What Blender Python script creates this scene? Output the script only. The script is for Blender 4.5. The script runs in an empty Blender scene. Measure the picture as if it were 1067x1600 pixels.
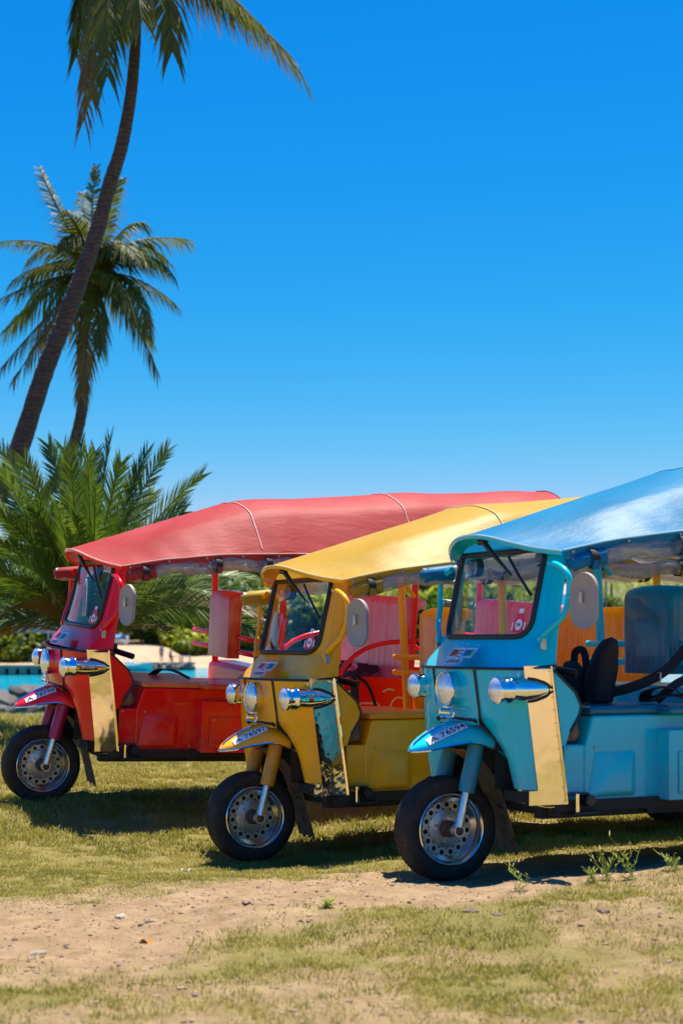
import bpy, bmesh, math, random
import numpy as np
from mathutils import Vector, Matrix, noise as mnoise
from math import sin, cos, pi, radians as R
random.seed(7)
RNG = np.random.default_rng(7)
scene = bpy.context.scene
COL = scene.collection

# ------------------------------------------------------------------ camera, sky, sun, exposure
FPX, CX, HZ, CAMH = 2600.0, 533.5, 1000.0, 1.21          # focal length in photo pixels, centre column, horizon row, eye height
cam_data = bpy.data.cameras.new('camera')
cam = bpy.data.objects.new('camera', cam_data)
COL.objects.link(cam)
cam.location = (0, 0, CAMH)
cam.rotation_euler = (R(90), 0, 0)
cam_data.sensor_fit = 'VERTICAL'
cam_data.sensor_height = 36.0
cam_data.lens = FPX / 1600 * 36.0
cam_data.shift_y = (HZ - 800) / 1600
cam_data.clip_start = 0.1
cam_data.clip_end = 3000
cam_data.dof.use_dof = True
cam_data.dof.focus_distance = 10.2
cam_data.dof.aperture_fstop = 3.0
scene.camera = cam

SUN = Vector((0.14, 0.28, 1.0)).normalized()
world = bpy.data.worlds.new('World')
scene.world = world
world.use_nodes = True
wn, wl = world.node_tree.nodes, world.node_tree.links
wn.clear()
sky = wn.new('ShaderNodeTexSky')
sky.sky_type = 'NISHITA'
sky.sun_disc = False
sky.sun_elevation = math.asin(SUN.z)
sky.sun_rotation = math.atan2(SUN.x, SUN.y)
sky.air_density = 1.0
sky.dust_density = 0.3
sky.ozone_density = 3.0
hsv = wn.new('ShaderNodeHueSaturation')
hsv.inputs['Saturation'].default_value = 1.35
bg = wn.new('ShaderNodeBackground')
bg.inputs['Strength'].default_value = 0.13
wo = wn.new('ShaderNodeOutputWorld')
wl.new(sky.outputs[0], hsv.inputs['Color'])
# deepen the clear tropical sky: one grading curve per channel for the whole dome
sepc = wn.new('ShaderNodeSeparateColor'); comb = wn.new('ShaderNodeCombineColor')
wl.new(hsv.outputs[0], sepc.inputs[0])
chan = []
for i, (gam, gain) in enumerate(((2.40, .78), (.90, .352), (.42, .435))):
    pw = wn.new('ShaderNodeMath'); pw.operation = 'POWER'; pw.inputs[1].default_value = gam
    mu = wn.new('ShaderNodeMath'); mu.operation = 'MULTIPLY'; mu.inputs[1].default_value = gain * .13 ** (gam - 1)
    wl.new(sepc.outputs[i], pw.inputs[0]); wl.new(pw.outputs[0], mu.inputs[0]); chan.append(mu.outputs[0])
lim = wn.new('ShaderNodeMath'); lim.operation = 'MULTIPLY'; lim.inputs[1].default_value = .72; wl.new(chan[1], lim.inputs[0])      # the horizon stays blue, never pink
mn = wn.new('ShaderNodeMath'); mn.operation = 'MINIMUM'; wl.new(chan[0], mn.inputs[0]); wl.new(lim.outputs[0], mn.inputs[1])
for i, c_ in enumerate((mn.outputs[0], chan[1], chan[2])): wl.new(c_, comb.inputs[i])
wl.new(comb.outputs[0], bg.inputs['Color'])
wl.new(bg.outputs[0], wo.inputs['Surface'])

sun_data = bpy.data.lights.new('sun', 'SUN')
sun_data.energy = 4.9
sun_data.angle = R(0.5)
sun_data.color = (1.0, 0.93, 0.82)
sun = bpy.data.objects.new('sun', sun_data)
sun.rotation_euler = SUN.to_track_quat('Z', 'Y').to_euler()
sun.location = (2, 6, 20)
COL.objects.link(sun)

scene.view_settings.view_transform = 'Standard'
scene.view_settings.look = 'None'
scene.view_settings.exposure = 1.15
scene.view_settings.gamma = 1.0
scene.view_settings.use_curve_mapping = False
scene.cycles.max_bounces = 8
scene.cycles.transparent_max_bounces = 16

# ------------------------------------------------------------------ helpers
def at(px, py, Y):
    """world point seen at photo pixel (px, py) at distance Y"""
    return Vector(((px - CX) / FPX * Y, Y, CAMH - (py - HZ) / FPX * Y))

def lerp(a, b, t): return a + (b - a) * t

def interp(x, pts):
    xs = [p[0] for p in pts]; ys = [p[1] for p in pts]
    if xs[0] > xs[-1]: xs, ys = xs[::-1], ys[::-1]
    return float(np.interp(x, xs, ys))

class MB:
    """collects shapes and links them as one mesh object"""
    def __init__(s): s.v = []; s.f = []; s.m = []
    def add(s, vs, fs, mi=0):
        o = len(s.v); s.v += [tuple(p) for p in vs]
        s.f += [tuple(i + o for i in f) for f in fs]; s.m += [mi] * len(fs)
    def box(s, x0, x1, y0, y1, z0, z1, mi=0):
        vs = [(x, y, z) for x in (x0, x1) for y in (y0, y1) for z in (z0, z1)]
        s.add(vs, [(0, 1, 3, 2), (4, 6, 7, 5), (0, 4, 5, 1), (2, 3, 7, 6), (0, 2, 6, 4), (1, 5, 7, 3)], mi)
    def prism(s, pts, y0, y1, mi=0):
        """polygon of (x, z) extruded from y0 to y1"""
        n = len(pts)
        vs = [(x, y0, z) for x, z in pts] + [(x, y1, z) for x, z in pts]
        fs = [tuple(range(n)), tuple(range(2 * n - 1, n - 1, -1))]
        fs += [(i, i + n, (i + 1) % n + n, (i + 1) % n) for i in range(n)]
        s.add(vs, fs, mi)
    def tube(s, pts, r, n=8, caps=True, closed=False, mi=0):
        P = [Vector(p) for p in pts]; k = len(P)
        rr = r if isinstance(r, (list, tuple)) else [r] * k
        vs = []; up = None
        for i in range(k):
            if closed: d = P[(i + 1) % k] - P[i - 1]
            else: d = P[min(i + 1, k - 1)] - P[max(i - 1, 0)]
            d.normalize()
            if up is None:
                up = d.cross(Vector((0, 0, 1)) if abs(d.z) < .9 else Vector((1, 0, 0))).normalized()
            else:
                up = (up - d * up.dot(d))
                if up.length < 1e-6: up = d.orthogonal()
                up.normalize()
            w = d.cross(up)
            for j in range(n):
                a = 2 * pi * j / n
                vs.append(P[i] + (up * cos(a) + w * sin(a)) * rr[i])
        fs = []
        for i in range(k if closed else k - 1):
            a, b = i * n, ((i + 1) % k) * n
            for j in range(n): fs.append((a + j, a + (j + 1) % n, b + (j + 1) % n, b + j))
        if caps and not closed:
            fs.append(tuple(range(n - 1, -1, -1))); fs.append(tuple(range((k - 1) * n, k * n)))
        s.add(vs, fs, mi)
    def lathe(s, prof, c=(0, 0, 0), axis='y', n=32, mi=0, caps=False):
        """prof: (radius, offset along axis)"""
        vs = []; c = Vector(c); k = len(prof)
        for r, o in prof:
            for j in range(n):
                a = 2 * pi * j / n
                if axis == 'y': p = (r * cos(a), o, r * sin(a))
                elif axis == 'x': p = (o, r * cos(a), r * sin(a))
                else: p = (r * cos(a), r * sin(a), o)
                vs.append(c + Vector(p))
        fs = [(i * n + j, i * n + (j + 1) % n, (i + 1) * n + (j + 1) % n, (i + 1) * n + j) for i in range(k - 1) for j in range(n)]
        if caps: fs += [tuple(range(n)), tuple(range((k - 1) * n, k * n))]
        s.add(vs, fs, mi)
    def grid(s, fn, nu, nv, mi=0):
        vs = [fn(i / nu, j / nv) for i in range(nu + 1) for j in range(nv + 1)]
        fs = [(i * (nv + 1) + j, i * (nv + 1) + j + 1, (i + 1) * (nv + 1) + j + 1, (i + 1) * (nv + 1) + j) for i in range(nu) for j in range(nv)]
        s.add(vs, fs, mi)
    def mesh(s, name, bevel=0, smooth=48, thick=0, seg=2):
        me = bpy.data.meshes.new(name)
        me.from_pydata(s.v, [], s.f)
        bm = bmesh.new(); bm.from_mesh(me)
        for f, mi in zip(bm.faces, s.m): f.material_index = mi
        bmesh.ops.recalc_face_normals(bm, faces=bm.faces)
        if thick:
            bmesh.ops.solidify(bm, geom=bm.faces[:], thickness=thick)
        if bevel:
            es = [e for e in bm.edges if len(e.link_faces) == 2 and e.calc_face_angle(0) > R(30)]
            bmesh.ops.bevel(bm, geom=es, offset=bevel, segments=seg, affect='EDGES', profile=.5, clamp_overlap=True)
        for e in bm.edges:
            e.smooth = not (len(e.link_faces) == 2 and e.calc_face_angle(0) > R(smooth))
        for f in bm.faces: f.smooth = True
        bm.to_mesh(me); bm.free()
        return me
    def build(s, name, mats, parent=None, **kw):
        return firm(link(name, s.mesh(name, **kw), mats, parent), kw.get('bevel'))

def firm(o, bevel):
    """flat faces stay flat between rounded edges"""
    if bevel:
        w_ = o.modifiers.new('weighted_normal', 'WEIGHTED_NORMAL'); w_.keep_sharp = True; w_.weight = 100
    return o

def link(name, me, mats, parent=None):
    if mats is not None:
        for m in (mats if isinstance(mats, (list, tuple)) else [mats]): me.materials.append(m)
    o = bpy.data.objects.new(name, me)
    COL.objects.link(o)
    if parent is not None: o.parent = parent
    return o

def tag(o, label, cat, group=None):
    o['label'] = label; o['category'] = cat
    if group: o['group'] = group
    return o

def thing(name, label, cat, loc=(0, 0, 0), rot=(0, 0, 0), group=None):
    o = bpy.data.objects.new(name, None)
    o.empty_display_size = .2
    COL.objects.link(o); o.location = loc; o.rotation_euler = rot
    return tag(o, label, cat, group)

def raw_mesh(name, V, F, smooth=False):
    """numpy verts (n,3) and faces (m,k) to a mesh"""
    V = np.asarray(V, dtype=np.float32); F = np.asarray(F, dtype=np.int32)
    me = bpy.data.meshes.new(name)
    me.vertices.add(len(V)); me.vertices.foreach_set('co', V.ravel())
    k = F.shape[1]
    me.loops.add(F.size); me.loops.foreach_set('vertex_index', F.ravel())
    me.polygons.add(len(F))
    me.polygons.foreach_set('loop_start', np.arange(0, F.size, k, dtype=np.int32))
    me.polygons.foreach_set('loop_total', np.full(len(F), k, dtype=np.int32))
    me.polygons.foreach_set('use_smooth', np.full(len(F), smooth, dtype=bool))
    me.update(calc_edges=True)
    return me

# ------------------------------------------------------------------ materials
class NT:
    def __init__(s, name):
        s.m = bpy.data.materials.new(name); s.m.use_nodes = True
        s.n = s.m.node_tree.nodes; s.l = s.m.node_tree.links
        s.b = s.n['Principled BSDF']; s.out = s.n['Material Output']
    def new(s, t, **kw):
        nd = s.n.new(t)
        for k, v in kw.items():
            if k in nd.inputs: nd.inputs[k].default_value = v
            else: setattr(nd, k, v)
        return nd
    def coord(s, scale=(1, 1, 1), kind='Object'):
        t = s.n.new('ShaderNodeTexCoord'); mp = s.n.new('ShaderNodeMapping')
        mp.inputs['Scale'].default_value = scale
        s.l.new(t.outputs[kind], mp.inputs[0]); return mp.outputs[0]
    def noise(s, vec, scale, detail=4, rough=.55):
        n = s.n.new('ShaderNodeTexNoise'); n.inputs['Scale'].default_value = scale
        n.inputs['Detail'].default_value = detail; n.inputs['Roughness'].default_value = rough
        s.l.new(vec, n.inputs['Vector']); return n.outputs['Fac']
    def ramp(s, fac, stops):
        r = s.n.new('ShaderNodeValToRGB'); e = r.color_ramp.elements
        while len(e) < len(stops): e.new(.5)
        for el, (p, c) in zip(e, stops):
            el.position = p; el.color = c if len(c) == 4 else (*c, 1)
        s.l.new(fac, r.inputs[0]); return r.outputs[0]
    def mix(s, fac, a, b, blend='MIX'):
        m = s.n.new('ShaderNodeMix'); m.data_type = 'RGBA'; m.blend_type = blend
        for sock, val in ((m.inputs[0], fac), (m.inputs[6], a), (m.inputs[7], b)):
            if hasattr(val, 'default_value') or isinstance(val, bpy.types.NodeSocket): s.l.new(val, sock)
            elif isinstance(val, (int, float)): sock.default_value = val
            else: sock.default_value = (*val, 1) if len(val) == 3 else val
        return m.outputs[2]
    def bump(s, h, strength=.3, dist=.01):
        b = s.n.new('ShaderNodeBump'); b.inputs['Strength'].default_value = strength; b.inputs['Distance'].default_value = dist
        s.l.new(h, b.inputs['Height']); s.l.new(b.outputs[0], s.b.inputs['Normal'])
    def set(s, **kw):
        for k, v in kw.items():
            k = k.replace('_', ' ')
            if isinstance(v, bpy.types.NodeSocket): s.l.new(v, s.b.inputs[k])
            else: s.b.inputs[k].default_value = (*v, 1) if isinstance(v, tuple) and len(v) == 3 else v

def simple(name, col, rough=.5, metal=0., var=.15, scale=12, bump=0, **kw):
    t = NT(name); c = t.coord()
    n = t.noise(c, scale, 5)
    lo = tuple(x * (1 - var) for x in col); hi = tuple(min(1, x * (1 + var)) for x in col)
    t.set(Base_Color=t.ramp(n, [(.3, lo), (.7, hi)]), Roughness=rough, Metallic=metal, **kw)
    if bump: t.bump(t.noise(c, scale * 3, 5), bump, .004)
    return t.m

def paint(name, col):
    """glossy body paint with faint waviness and road dust near the sills"""
    t = NT(name); c = t.coord()
    n = t.noise(c, 3.0, 4)
    base = t.ramp(n, [(.3, tuple(x * .9 for x in col)), (.7, tuple(min(1, x * 1.08) for x in col))])
    sep = t.new('ShaderNodeSeparateXYZ'); t.l.new(c, sep.inputs[0])
    mr = t.new('ShaderNodeMapRange'); mr.inputs[1].default_value = .82; mr.inputs[2].default_value = .34
    t.l.new(sep.outputs[2], mr.inputs[0])
    d = t.noise(c, 9, 6, .65)
    mu = t.new('ShaderNodeMath', operation='MULTIPLY'); t.l.new(mr.outputs[0], mu.inputs[0])
    dr = t.ramp(d, [(.40, (.03, .03, .03)), (.74, (.42, .42, .42))]); t.l.new(dr, mu.inputs[1])
    col2 = t.mix(mu.outputs[0], base, (.36, .27, .16))
    ro = t.new('ShaderNodeMath', operation='MULTIPLY_ADD'); t.l.new(mu.outputs[0], ro.inputs[0]); ro.inputs[1].default_value = .5; ro.inputs[2].default_value = .22
    t.set(Base_Color=col2, Roughness=ro.outputs[0], Specular_IOR_Level=.25, Coat_Weight=.28, Coat_Roughness=.02)
    t.bump(t.noise(c, 6, 2), .16, .010)
    return t.m

def canvas(name, col, rough, fade):
    t = NT(name); c = t.coord()
    n = t.noise(c, 2.2, 6, .6); n2 = t.noise(c, 60, 3)
    a = t.ramp(n, [(.25, col), (.8, fade)])
    t.set(Base_Color=a, Roughness=rough, Specular_IOR_Level=.15)
    ad = t.new('ShaderNodeMath', operation='MULTIPLY_ADD'); t.l.new(n2, ad.inputs[0]); ad.inputs[1].default_value = .04
    w = t.noise(t.coord((1.2, 3, 3)), 4, 4); t.l.new(w, ad.inputs[2])
    t.bump(ad.outputs[0], .25, .02)
    tl = t.new('ShaderNodeBsdfTranslucent'); t.l.new(a, tl.inputs[0])
    mx = t.new('ShaderNodeMixShader'); mx.inputs[0].default_value = .30; t.l.new(t.b.outputs[0], mx.inputs[1]); t.l.new(tl.outputs[0], mx.inputs[2]); t.l.new(mx.outputs[0], t.out.inputs[0])
    return t.m

def vinyl(name, col, col2, stripe=30):
    """seat vinyl still under its creased clear plastic"""
    t = NT(name); c = t.coord()
    st = t.noise(t.coord((1, stripe, 1.2)), 1.6, 4, .6)
    pat = t.noise(c, 3.5, 3)
    base = t.mix(t.ramp(pat, [(.4, (0, 0, 0)), (.65, (1, 1, 1))]), col, col2)
    t.set(Base_Color=t.mix(t.ramp(st, [(.5, (0, 0, 0)), (.8, (.22, .22, .22))]), base, tuple(min(1, x * 1.3 + .012) for x in col)),
          Roughness=.34, Specular_IOR_Level=.25, Coat_Weight=.45, Coat_Roughness=.07)
    t.bump(st, .35, .012)
    return t.m

def leaf_mat(name, a, b, trans=.35, rough=.45, scale=1.5):
    t = NT(name); c = t.coord()
    n = t.noise(c, scale, 3)
    col = t.ramp(n, [(.3, a), (.7, b)])
    t.set(Base_Color=col, Roughness=rough, Specular_IOR_Level=.3)
    tr = t.new('ShaderNodeBsdfTranslucent')
    br = t.mix(1.0, col, (1.3, 1.35, .7), 'MULTIPLY'); t.l.new(br, tr.inputs[0])
    mx = t.new('ShaderNodeMixShader'); mx.inputs[0].default_value = trans
    t.l.new(t.b.outputs[0], mx.inputs[1]); t.l.new(tr.outputs[0], mx.inputs[2])
    t.l.new(mx.outputs[0], t.out.inputs[0])
    return t.m

def thin_glass(name, tint=(.95, .98, .98), base=.05):
    t = NT(name)
    tr = t.new('ShaderNodeBsdfTransparent'); tr.inputs[0].default_value = (*tint, 1)
    gl = t.new('ShaderNodeBsdfGlossy'); gl.inputs['Roughness'].default_value = .02
    lw0 = t.new('ShaderNodeLayerWeight'); lw0.inputs[0].default_value = .5; lw = t.new('ShaderNodeMath', operation='POWER'); t.l.new(lw0.outputs['Facing'], lw.inputs[0]); lw.inputs[1].default_value = 5.0
    ad = t.new('ShaderNodeMath', operation='MULTIPLY_ADD'); t.l.new(lw.outputs[0], ad.inputs[0]); ad.inputs[1].default_value = .9; ad.inputs[2].default_value = base
    mx = t.new('ShaderNodeMixShader'); t.l.new(ad.outputs[0], mx.inputs[0])
    t.l.new(tr.outputs[0], mx.inputs[1]); t.l.new(gl.outputs[0], mx.inputs[2]); t.l.new(mx.outputs[0], t.out.inputs[0])
    return t.m

def metal(name, col, rough, wav=.0, wscale=14):
    t = NT(name); c = t.coord()
    n = t.noise(c, 25, 5)
    t.set(Base_Color=col, Metallic=1.0, Roughness=t.ramp(n, [(.3, (rough,) * 3), (.75, (min(1, rough * 2.2 + .02),) * 3)]))
    if wav: t.bump(t.noise(c, wscale, 2), wav, .01)
    return t.m

M = {}
M['blue'] = paint('blue_paint', (.001, .55, .68))
M['yellow'] = paint('yellow_paint', (.98, .41, .001))
M['red'] = paint('red_paint', (.93, .003, .004))
M['blue_canvas'] = canvas('blue_canvas', (.004, .17, .33), .46, (.014, .23, .44))
M['yellow_canvas'] = canvas('yellow_canvas', (.46, .275, .016), .46, (.54, .34, .045))
M['red_canvas'] = canvas('red_canvas', (.38, .028, .030), .55, (.47, .075, .070))
M['blue_vinyl'] = vinyl('blue_vinyl', (.008, .18, .26), (.005, .12, .19))
M['yellow_vinyl'] = vinyl('yellow_vinyl', (.92, .42, .006), (.88, .30, .006))
M['red_vinyl'] = vinyl('red_vinyl', (.62, .045, .012), (.72, .22, .07))
M['red_drape'] = vinyl('rose_vinyl', (.85, .22, .25), (.88, .36, .40), 24)
M['chrome'] = metal('chrome', (.86, .87, .88), .04)
M['steel'] = metal('dull_steel', (.50, .47, .42), .30)
M['rimsteel'] = metal('brushed_rim', (.76, .74, .70), .13)
M['brass'] = metal('polished_strip', (.93, .85, .62), .035, .28, 5)
M['strip'] = metal('mirror_strip', (.92, .88, .76), .04, .35, 9)
M['fork'] = metal('fork_slider', (.70, .71, .72), .18)
M['black'] = simple('black_rubber', (.012, .012, .013), .45)
M['plastic'] = simple('black_plastic', (.015, .015, .017), .35)
M['belt'] = simple('black_webbing', (.010, .010, .014), .75, bump=.2, scale=60)
M['chassis'] = simple('chassis_black', (.018, .015, .013), .7, bump=.3)
M['hub'] = simple('rusty_hub', (.10, .055, .035), .7, bump=.4, scale=30)
M['mudflap'] = simple('muddy_flap', (.16, .105, .065), .85, var=.5, scale=14, bump=.4)
M['mirror_back'] = simple('mirror_back', (.33, .29, .26), .5, var=.05)
M['white'] = simple('white_sticker', (.80, .80, .80), .4, var=.03)
M['ink'] = simple('black_ink', (.012, .012, .02), .4)
M['cream_line'] = simple('cream_line', (.75, .60, .25), .4, var=.05)
M['s_red'] = simple('sticker_red', (.85, .03, .06), .4, var=.05)
M['s_orange'] = simple('sticker_orange', (.90, .36, .03), .4, var=.05)
M['s_blue'] = simple('sticker_blue', (.02, .26, .80), .4, var=.05)
M['s_green'] = simple('sticker_green', (.03, .60, .22), .4, var=.05)
M['s_pink'] = simple('sticker_pink', (.85, .10, .40), .4, var=.05)
M['amber'] = simple('amber_plastic', (.75, .22, .01), .25)
M['glass'] = thin_glass('windscreen_glass')
t = NT('lamp_lens'); t.set(Base_Color=(.85, .86, .88), Roughness=.08, Metallic=.55, Coat_Weight=1.0)
wv = t.new('ShaderNodeTexWave'); wv.inputs['Scale'].default_value = 22; wv.bands_direction = 'Y'
t.l.new(t.coord(), wv.inputs['Vector']); t.bump(wv.outputs['Fac'], .5, .004); M['lens'] = t.m
# tyre rubber with dust
t = NT('tyre_rubber'); c = t.coord(); n = t.noise(c, 14, 6, .65)
t.set(Base_Color=t.ramp(n, [(.30, (.016, .014, .013)), (.62, (.040, .033, .026)), (.85, (.105, .080, .055))]), Roughness=.72, Specular_IOR_Level=.25)
t.bump(t.noise(c, 90, 3), .25, .003); M['tyre'] = t.m
# rolled clear plastic curtain
t = NT('clear_curtain'); c = t.coord((1, 4, 4)); n = t.noise(c, 4, 5, .6)
t.set(Base_Color=t.ramp(n, [(.32, (.05, .10, .20)), (.45, (.24, .31, .40)), (.56, (.50, .41, .30)), (.70, (.72, .69, .64))]), Roughness=.16, Specular_IOR_Level=.6)
t.bump(t.noise(t.coord((3, 8, 8)), 6, 3), .35, .010)
tr = t.new('ShaderNodeBsdfTransparent'); tr.inputs[0].default_value = (.9, .93, .95, 1)
tl = t.new('ShaderNodeBsdfTranslucent'); tl.inputs[0].default_value = (.8, .8, .78, 1)
m1 = t.new('ShaderNodeMixShader'); m1.inputs[0].default_value = .25; t.l.new(t.b.outputs[0], m1.inputs[1]); t.l.new(tl.outputs[0], m1.inputs[2])
mx = t.new('ShaderNodeMixShader'); t.l.new(t.ramp(n, [(.38, (.62, .62, .62)), (.62, (.20, .20, .20))]), mx.inputs[0])
t.l.new(m1.outputs[0], mx.inputs[1]); t.l.new(tr.outputs[0], mx.inputs[2]); t.l.new(mx.outputs[0], t.out.inputs[0]); M['curtain'] = t.m
# weathered fork sleeves
def worn(name, col):
    t = NT(name); c = t.coord(); n = t.noise(c, 16, 6, .7)
    t.set(Base_Color=t.ramp(n, [(.42, col), (.62, tuple(x * .75 + .02 for x in col)), (.75, (.16, .11, .07))]), Roughness=.42); return t.m
M['blue_worn'] = worn('blue_worn', (.02, .24, .34))
M['yellow_worn'] = worn('yellow_worn', (.62, .27, .01))
M['red_worn'] = simple('magenta_sleeve', (.36, .008, .09), .3)

M['frond'] = leaf_mat('coconut_leaf', (.042, .070, .012), (.135, .130, .024), .38, .58)
M['frond_dry'] = leaf_mat('dry_coconut_leaf', (.13, .065, .025), (.17, .12, .035), .30, .45)
M['date'] = leaf_mat('date_leaf', (.028, .080, .010), (.15, .200, .030), .34, .46)
M['leaf_dark'] = leaf_mat('leaf_dark', (.045, .095, .012), (.120, .165, .022), .4)
M['leaf_mid'] = leaf_mat('leaf_mid', (.09, .15, .014), (.22, .25, .028), .45)
M['leaf_lime'] = leaf_mat('leaf_lime', (.20, .25, .012), (.42, .40, .028), .45)
M['flower'] = leaf_mat('orange_blossom', (.55, .17, .012), (.65, .28, .02), .3)
M['grass'] = leaf_mat('grass_blade', (.20, .185, .030), (.42, .34, .105), .30, .6, 2.5)
M['weed'] = leaf_mat('weed_blade', (.22, .28, .035), (.42, .42, .09), .35, .5)
t = NT('palm_bark'); c = t.coord((1, 1, 1)); wv = t.new('ShaderNodeTexWave'); wv.bands_direction = 'Z'
wv.inputs['Scale'].default_value = 5.0; wv.inputs['Distortion'].default_value = 9.0; wv.inputs['Detail'].default_value = 3; t.l.new(c, wv.inputs['Vector'])
n = t.noise(c, 12, 5)
t.set(Base_Color=t.mix(wv.outputs['Fac'], t.ramp(n, [(.3, (.034, .024, .021)), (.8, (.07, .05, .042))]), t.ramp(n, [(.3, (.048, .035, .030)), (.8, (.11, .085, .07))])), Roughness=.9)
t.bump(wv.outputs['Fac'], .35, .03); M['bark'] = t.m
M['trunk'] = simple('pale_trunk', (.20, .16, .12), .9, var=.4, bump=.3)

# ------------------------------------------------------------------ terrain
CTRL = np.array([(.52, 8.36, 0), (-.53, 9.77, -.09), (-2.06, 11.35, .10), (3.58, 9.85, 0), (2.5, 11.26, -.06), (1.0, 12.84, -.02),
    (-2.5, 12.5, .17), (-.6, 12.6, .10), (-3.3, 11, .08), (-1.3, 10.4, -.02), (-1.5, 7, .0), (0, 6, 0), (2.2, 7.3, .20), (1.0, 7.3, .12), (.3, 7.4, .07), (-4, 13, .12), (-6, 20, .12), (0, 20, .1), (6, 20, .1), (0, 0, 0), (-5, 4, 0),
    (5, 4, .05), (5, 8, .12), (-1, 5.3, 0), (1.2, 5.5, .02), (-12, 26, .1), (12, 26, .1), (0, -30, 0), (-30, 5, .1), (30, 5, .1)])
def vnoise(x, y, s, seed):
    """smooth value noise, numpy"""
    x = x * s + seed * 17.3; y = y * s + seed * 31.7
    xi, yi = np.floor(x).astype(np.int64), np.floor(y).astype(np.int64); fx, fy = x - xi, y - yi
    fx = fx * fx * (3 - 2 * fx); fy = fy * fy * (3 - 2 * fy)
    def h(a, b):
        n = (a * 374761393 + b * 668265263 + seed * 974711) & 0x7fffffff
        n = ((n ^ (n >> 13)) * 1274126177) & 0x7fffffff
        return ((n ^ (n >> 16)) & 0xffff) / 65535.0
    return lerp(lerp(h(xi, yi), h(xi + 1, yi), fx), lerp(h(xi, yi + 1), h(xi + 1, yi + 1), fx), fy)
def fbm(x, y, s, seed, o=4):
    return sum(vnoise(x, y, s * 2 ** i, seed + i) * .5 ** i for i in range(o)) / sum(.5 ** i for i in range(o))
def base_h(x, y):
    x = np.asarray(x, float); y = np.asarray(y, float)
    num = np.zeros_like(x); den = np.zeros_like(x)
    for cx, cy, cz in CTRL:
        w = 1 / ((x - cx) ** 2 + (y - cy) ** 2 + .06) ** 2
        num += w * cz; den += w
    return num / den
def shore(x):
    return 24.0 + 2.0 * np.sin(np.asarray(x) * .23 + .6) + np.clip(-5.5 - np.asarray(x), 0, 10) * 1.2
def ground_h(x, y, micro=True):
    x = np.asarray(x, float); y = np.asarray(y, float)
    h = base_h(x, y)
    if micro:
        h = h + (fbm(x, y, 2.2, 3) - .5) * .05 + (fbm(x, y, 11, 5, 4) - .5) * .034
    e = np.clip((y - shore(x)) / 7, 0, 1)
    return h - e * e * (3 - 2 * e) * 2.6
def grass_mask(x, y):
    """1 = turf, 0 = bare sand: a worn track crosses in front of the tuk-tuks"""
    x = np.asarray(x, float); y = np.asarray(y, float)
    yc = np.interp(x, [-4, -1.7, -.5, .2, 1.0, 2.5, 5], [6.6, 7.0, 7.35, 7.65, 8.15, 8.9, 9.9])
    hw = np.interp(x, [-4, -1.6, -.3, .5, 3], [1.0, 1.0, .88, .80, .72])
    n = fbm(x, y, 1.5, 11, 5)
    d = (np.abs(y - yc) - hw) + (n - .5) * 1.5
    m = np.clip(d / .45 + .5, 0, 1)
    front = np.clip((yc - hw * .5 - y) / .8, 0, 1)
    patch = np.clip((fbm(x, y, 2.1, 23, 4) - .40) / .16, 0, 1)
    m = m * lerp(1.0, .25 + .75 * patch, front)
    under = np.clip(1.4 - (np.abs((y - 8.75) - .42 * (x - 1.8)) / .95), 0, 1) * np.clip((x - .3) / .5, 0, 1)
    m = m * np.clip((y - 3.6) / 1.2, .12, 1)                 # unseen near ground made bare sand to bounce more warm light
    return np.clip(m - under * .85, 0, 1)

def axis_pts(lo, hi, a, b, fine, grow=1.25):
    pts = list(np.arange(a, b + fine / 2, fine))
    st = fine
    while pts[-1] < hi: st *= grow; pts.append(pts[-1] + st)
    st = fine
    while pts[0] > lo: st *= grow; pts.insert(0, pts[0] - st)
    return np.array(pts)
xs = axis_pts(-60, 60, -3.6, 3.4, .03); ys = axis_pts(-40, 34, 4.9, 13.5, .03)
X, Y = np.meshgrid(xs, ys, indexing='ij')
Z = ground_h(X, Y)
nx, ny = X.shape
I = np.arange(nx * ny).reshape(nx, ny)
F = np.stack([I[:-1, :-1], I[1:, :-1], I[1:, 1:], I[:-1, 1:]], -1).reshape(-1, 4)
ground_me = raw_mesh('ground', np.stack([X, Y, Z], -1).reshape(-1, 3), F, True)
at_ = ground_me.attributes.new('turf', 'FLOAT', 'POINT')
at_.data.foreach_set('value', grass_mask(X, Y).astype(np.float32).ravel())
t = NT('ground_soil'); c = t.coord()
atn = t.new('ShaderNodeAttribute'); atn.attribute_name = 'turf'
n1 = t.noise(c, 3.2, 6, .6); n2 = t.noise(c, 45, 6, .7); n3 = t.noise(c, 9, 5, .6)
sand = t.mix(n2, t.ramp(n1, [(.3, (.32, .205, .102)), (.7, (.45, .305, .165))]), t.ramp(n3, [(.35, (.23, .148, .072)), (.7, (.51, .365, .205))]))
turf = t.mix(n2, t.ramp(n1, [(.3, (.17, .145, .035)), (.7, (.31, .25, .080))]), t.ramp(n3, [(.35, (.15, .14, .026)), (.7, (.36, .28, .10))]))
t.set(Base_Color=t.mix(atn.outputs['Fac'], sand, turf), Roughness=.95, Specular_IOR_Level=.2)
n4 = t.noise(c, 130, 4, .7)
ad = t.new('ShaderNodeMath', operation='MULTIPLY_ADD'); t.l.new(n4, ad.inputs[0]); ad.inputs[1].default_value = .45; t.l.new(n2, ad.inputs[2])
ad2 = t.new('ShaderNodeMath', operation='ADD'); t.l.new(ad.outputs[0], ad2.inputs[0]); t.l.new(n3, ad2.inputs[1]); t.bump(ad2.outputs[0], .9, .03)
M['ground'] = t.m
g = link('ground', ground_me, M['ground']); g['kind'] = 'structure'
g['label'] = 'sandy ground with dry turf and a worn track in front of the tuk-tuks'

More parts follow.
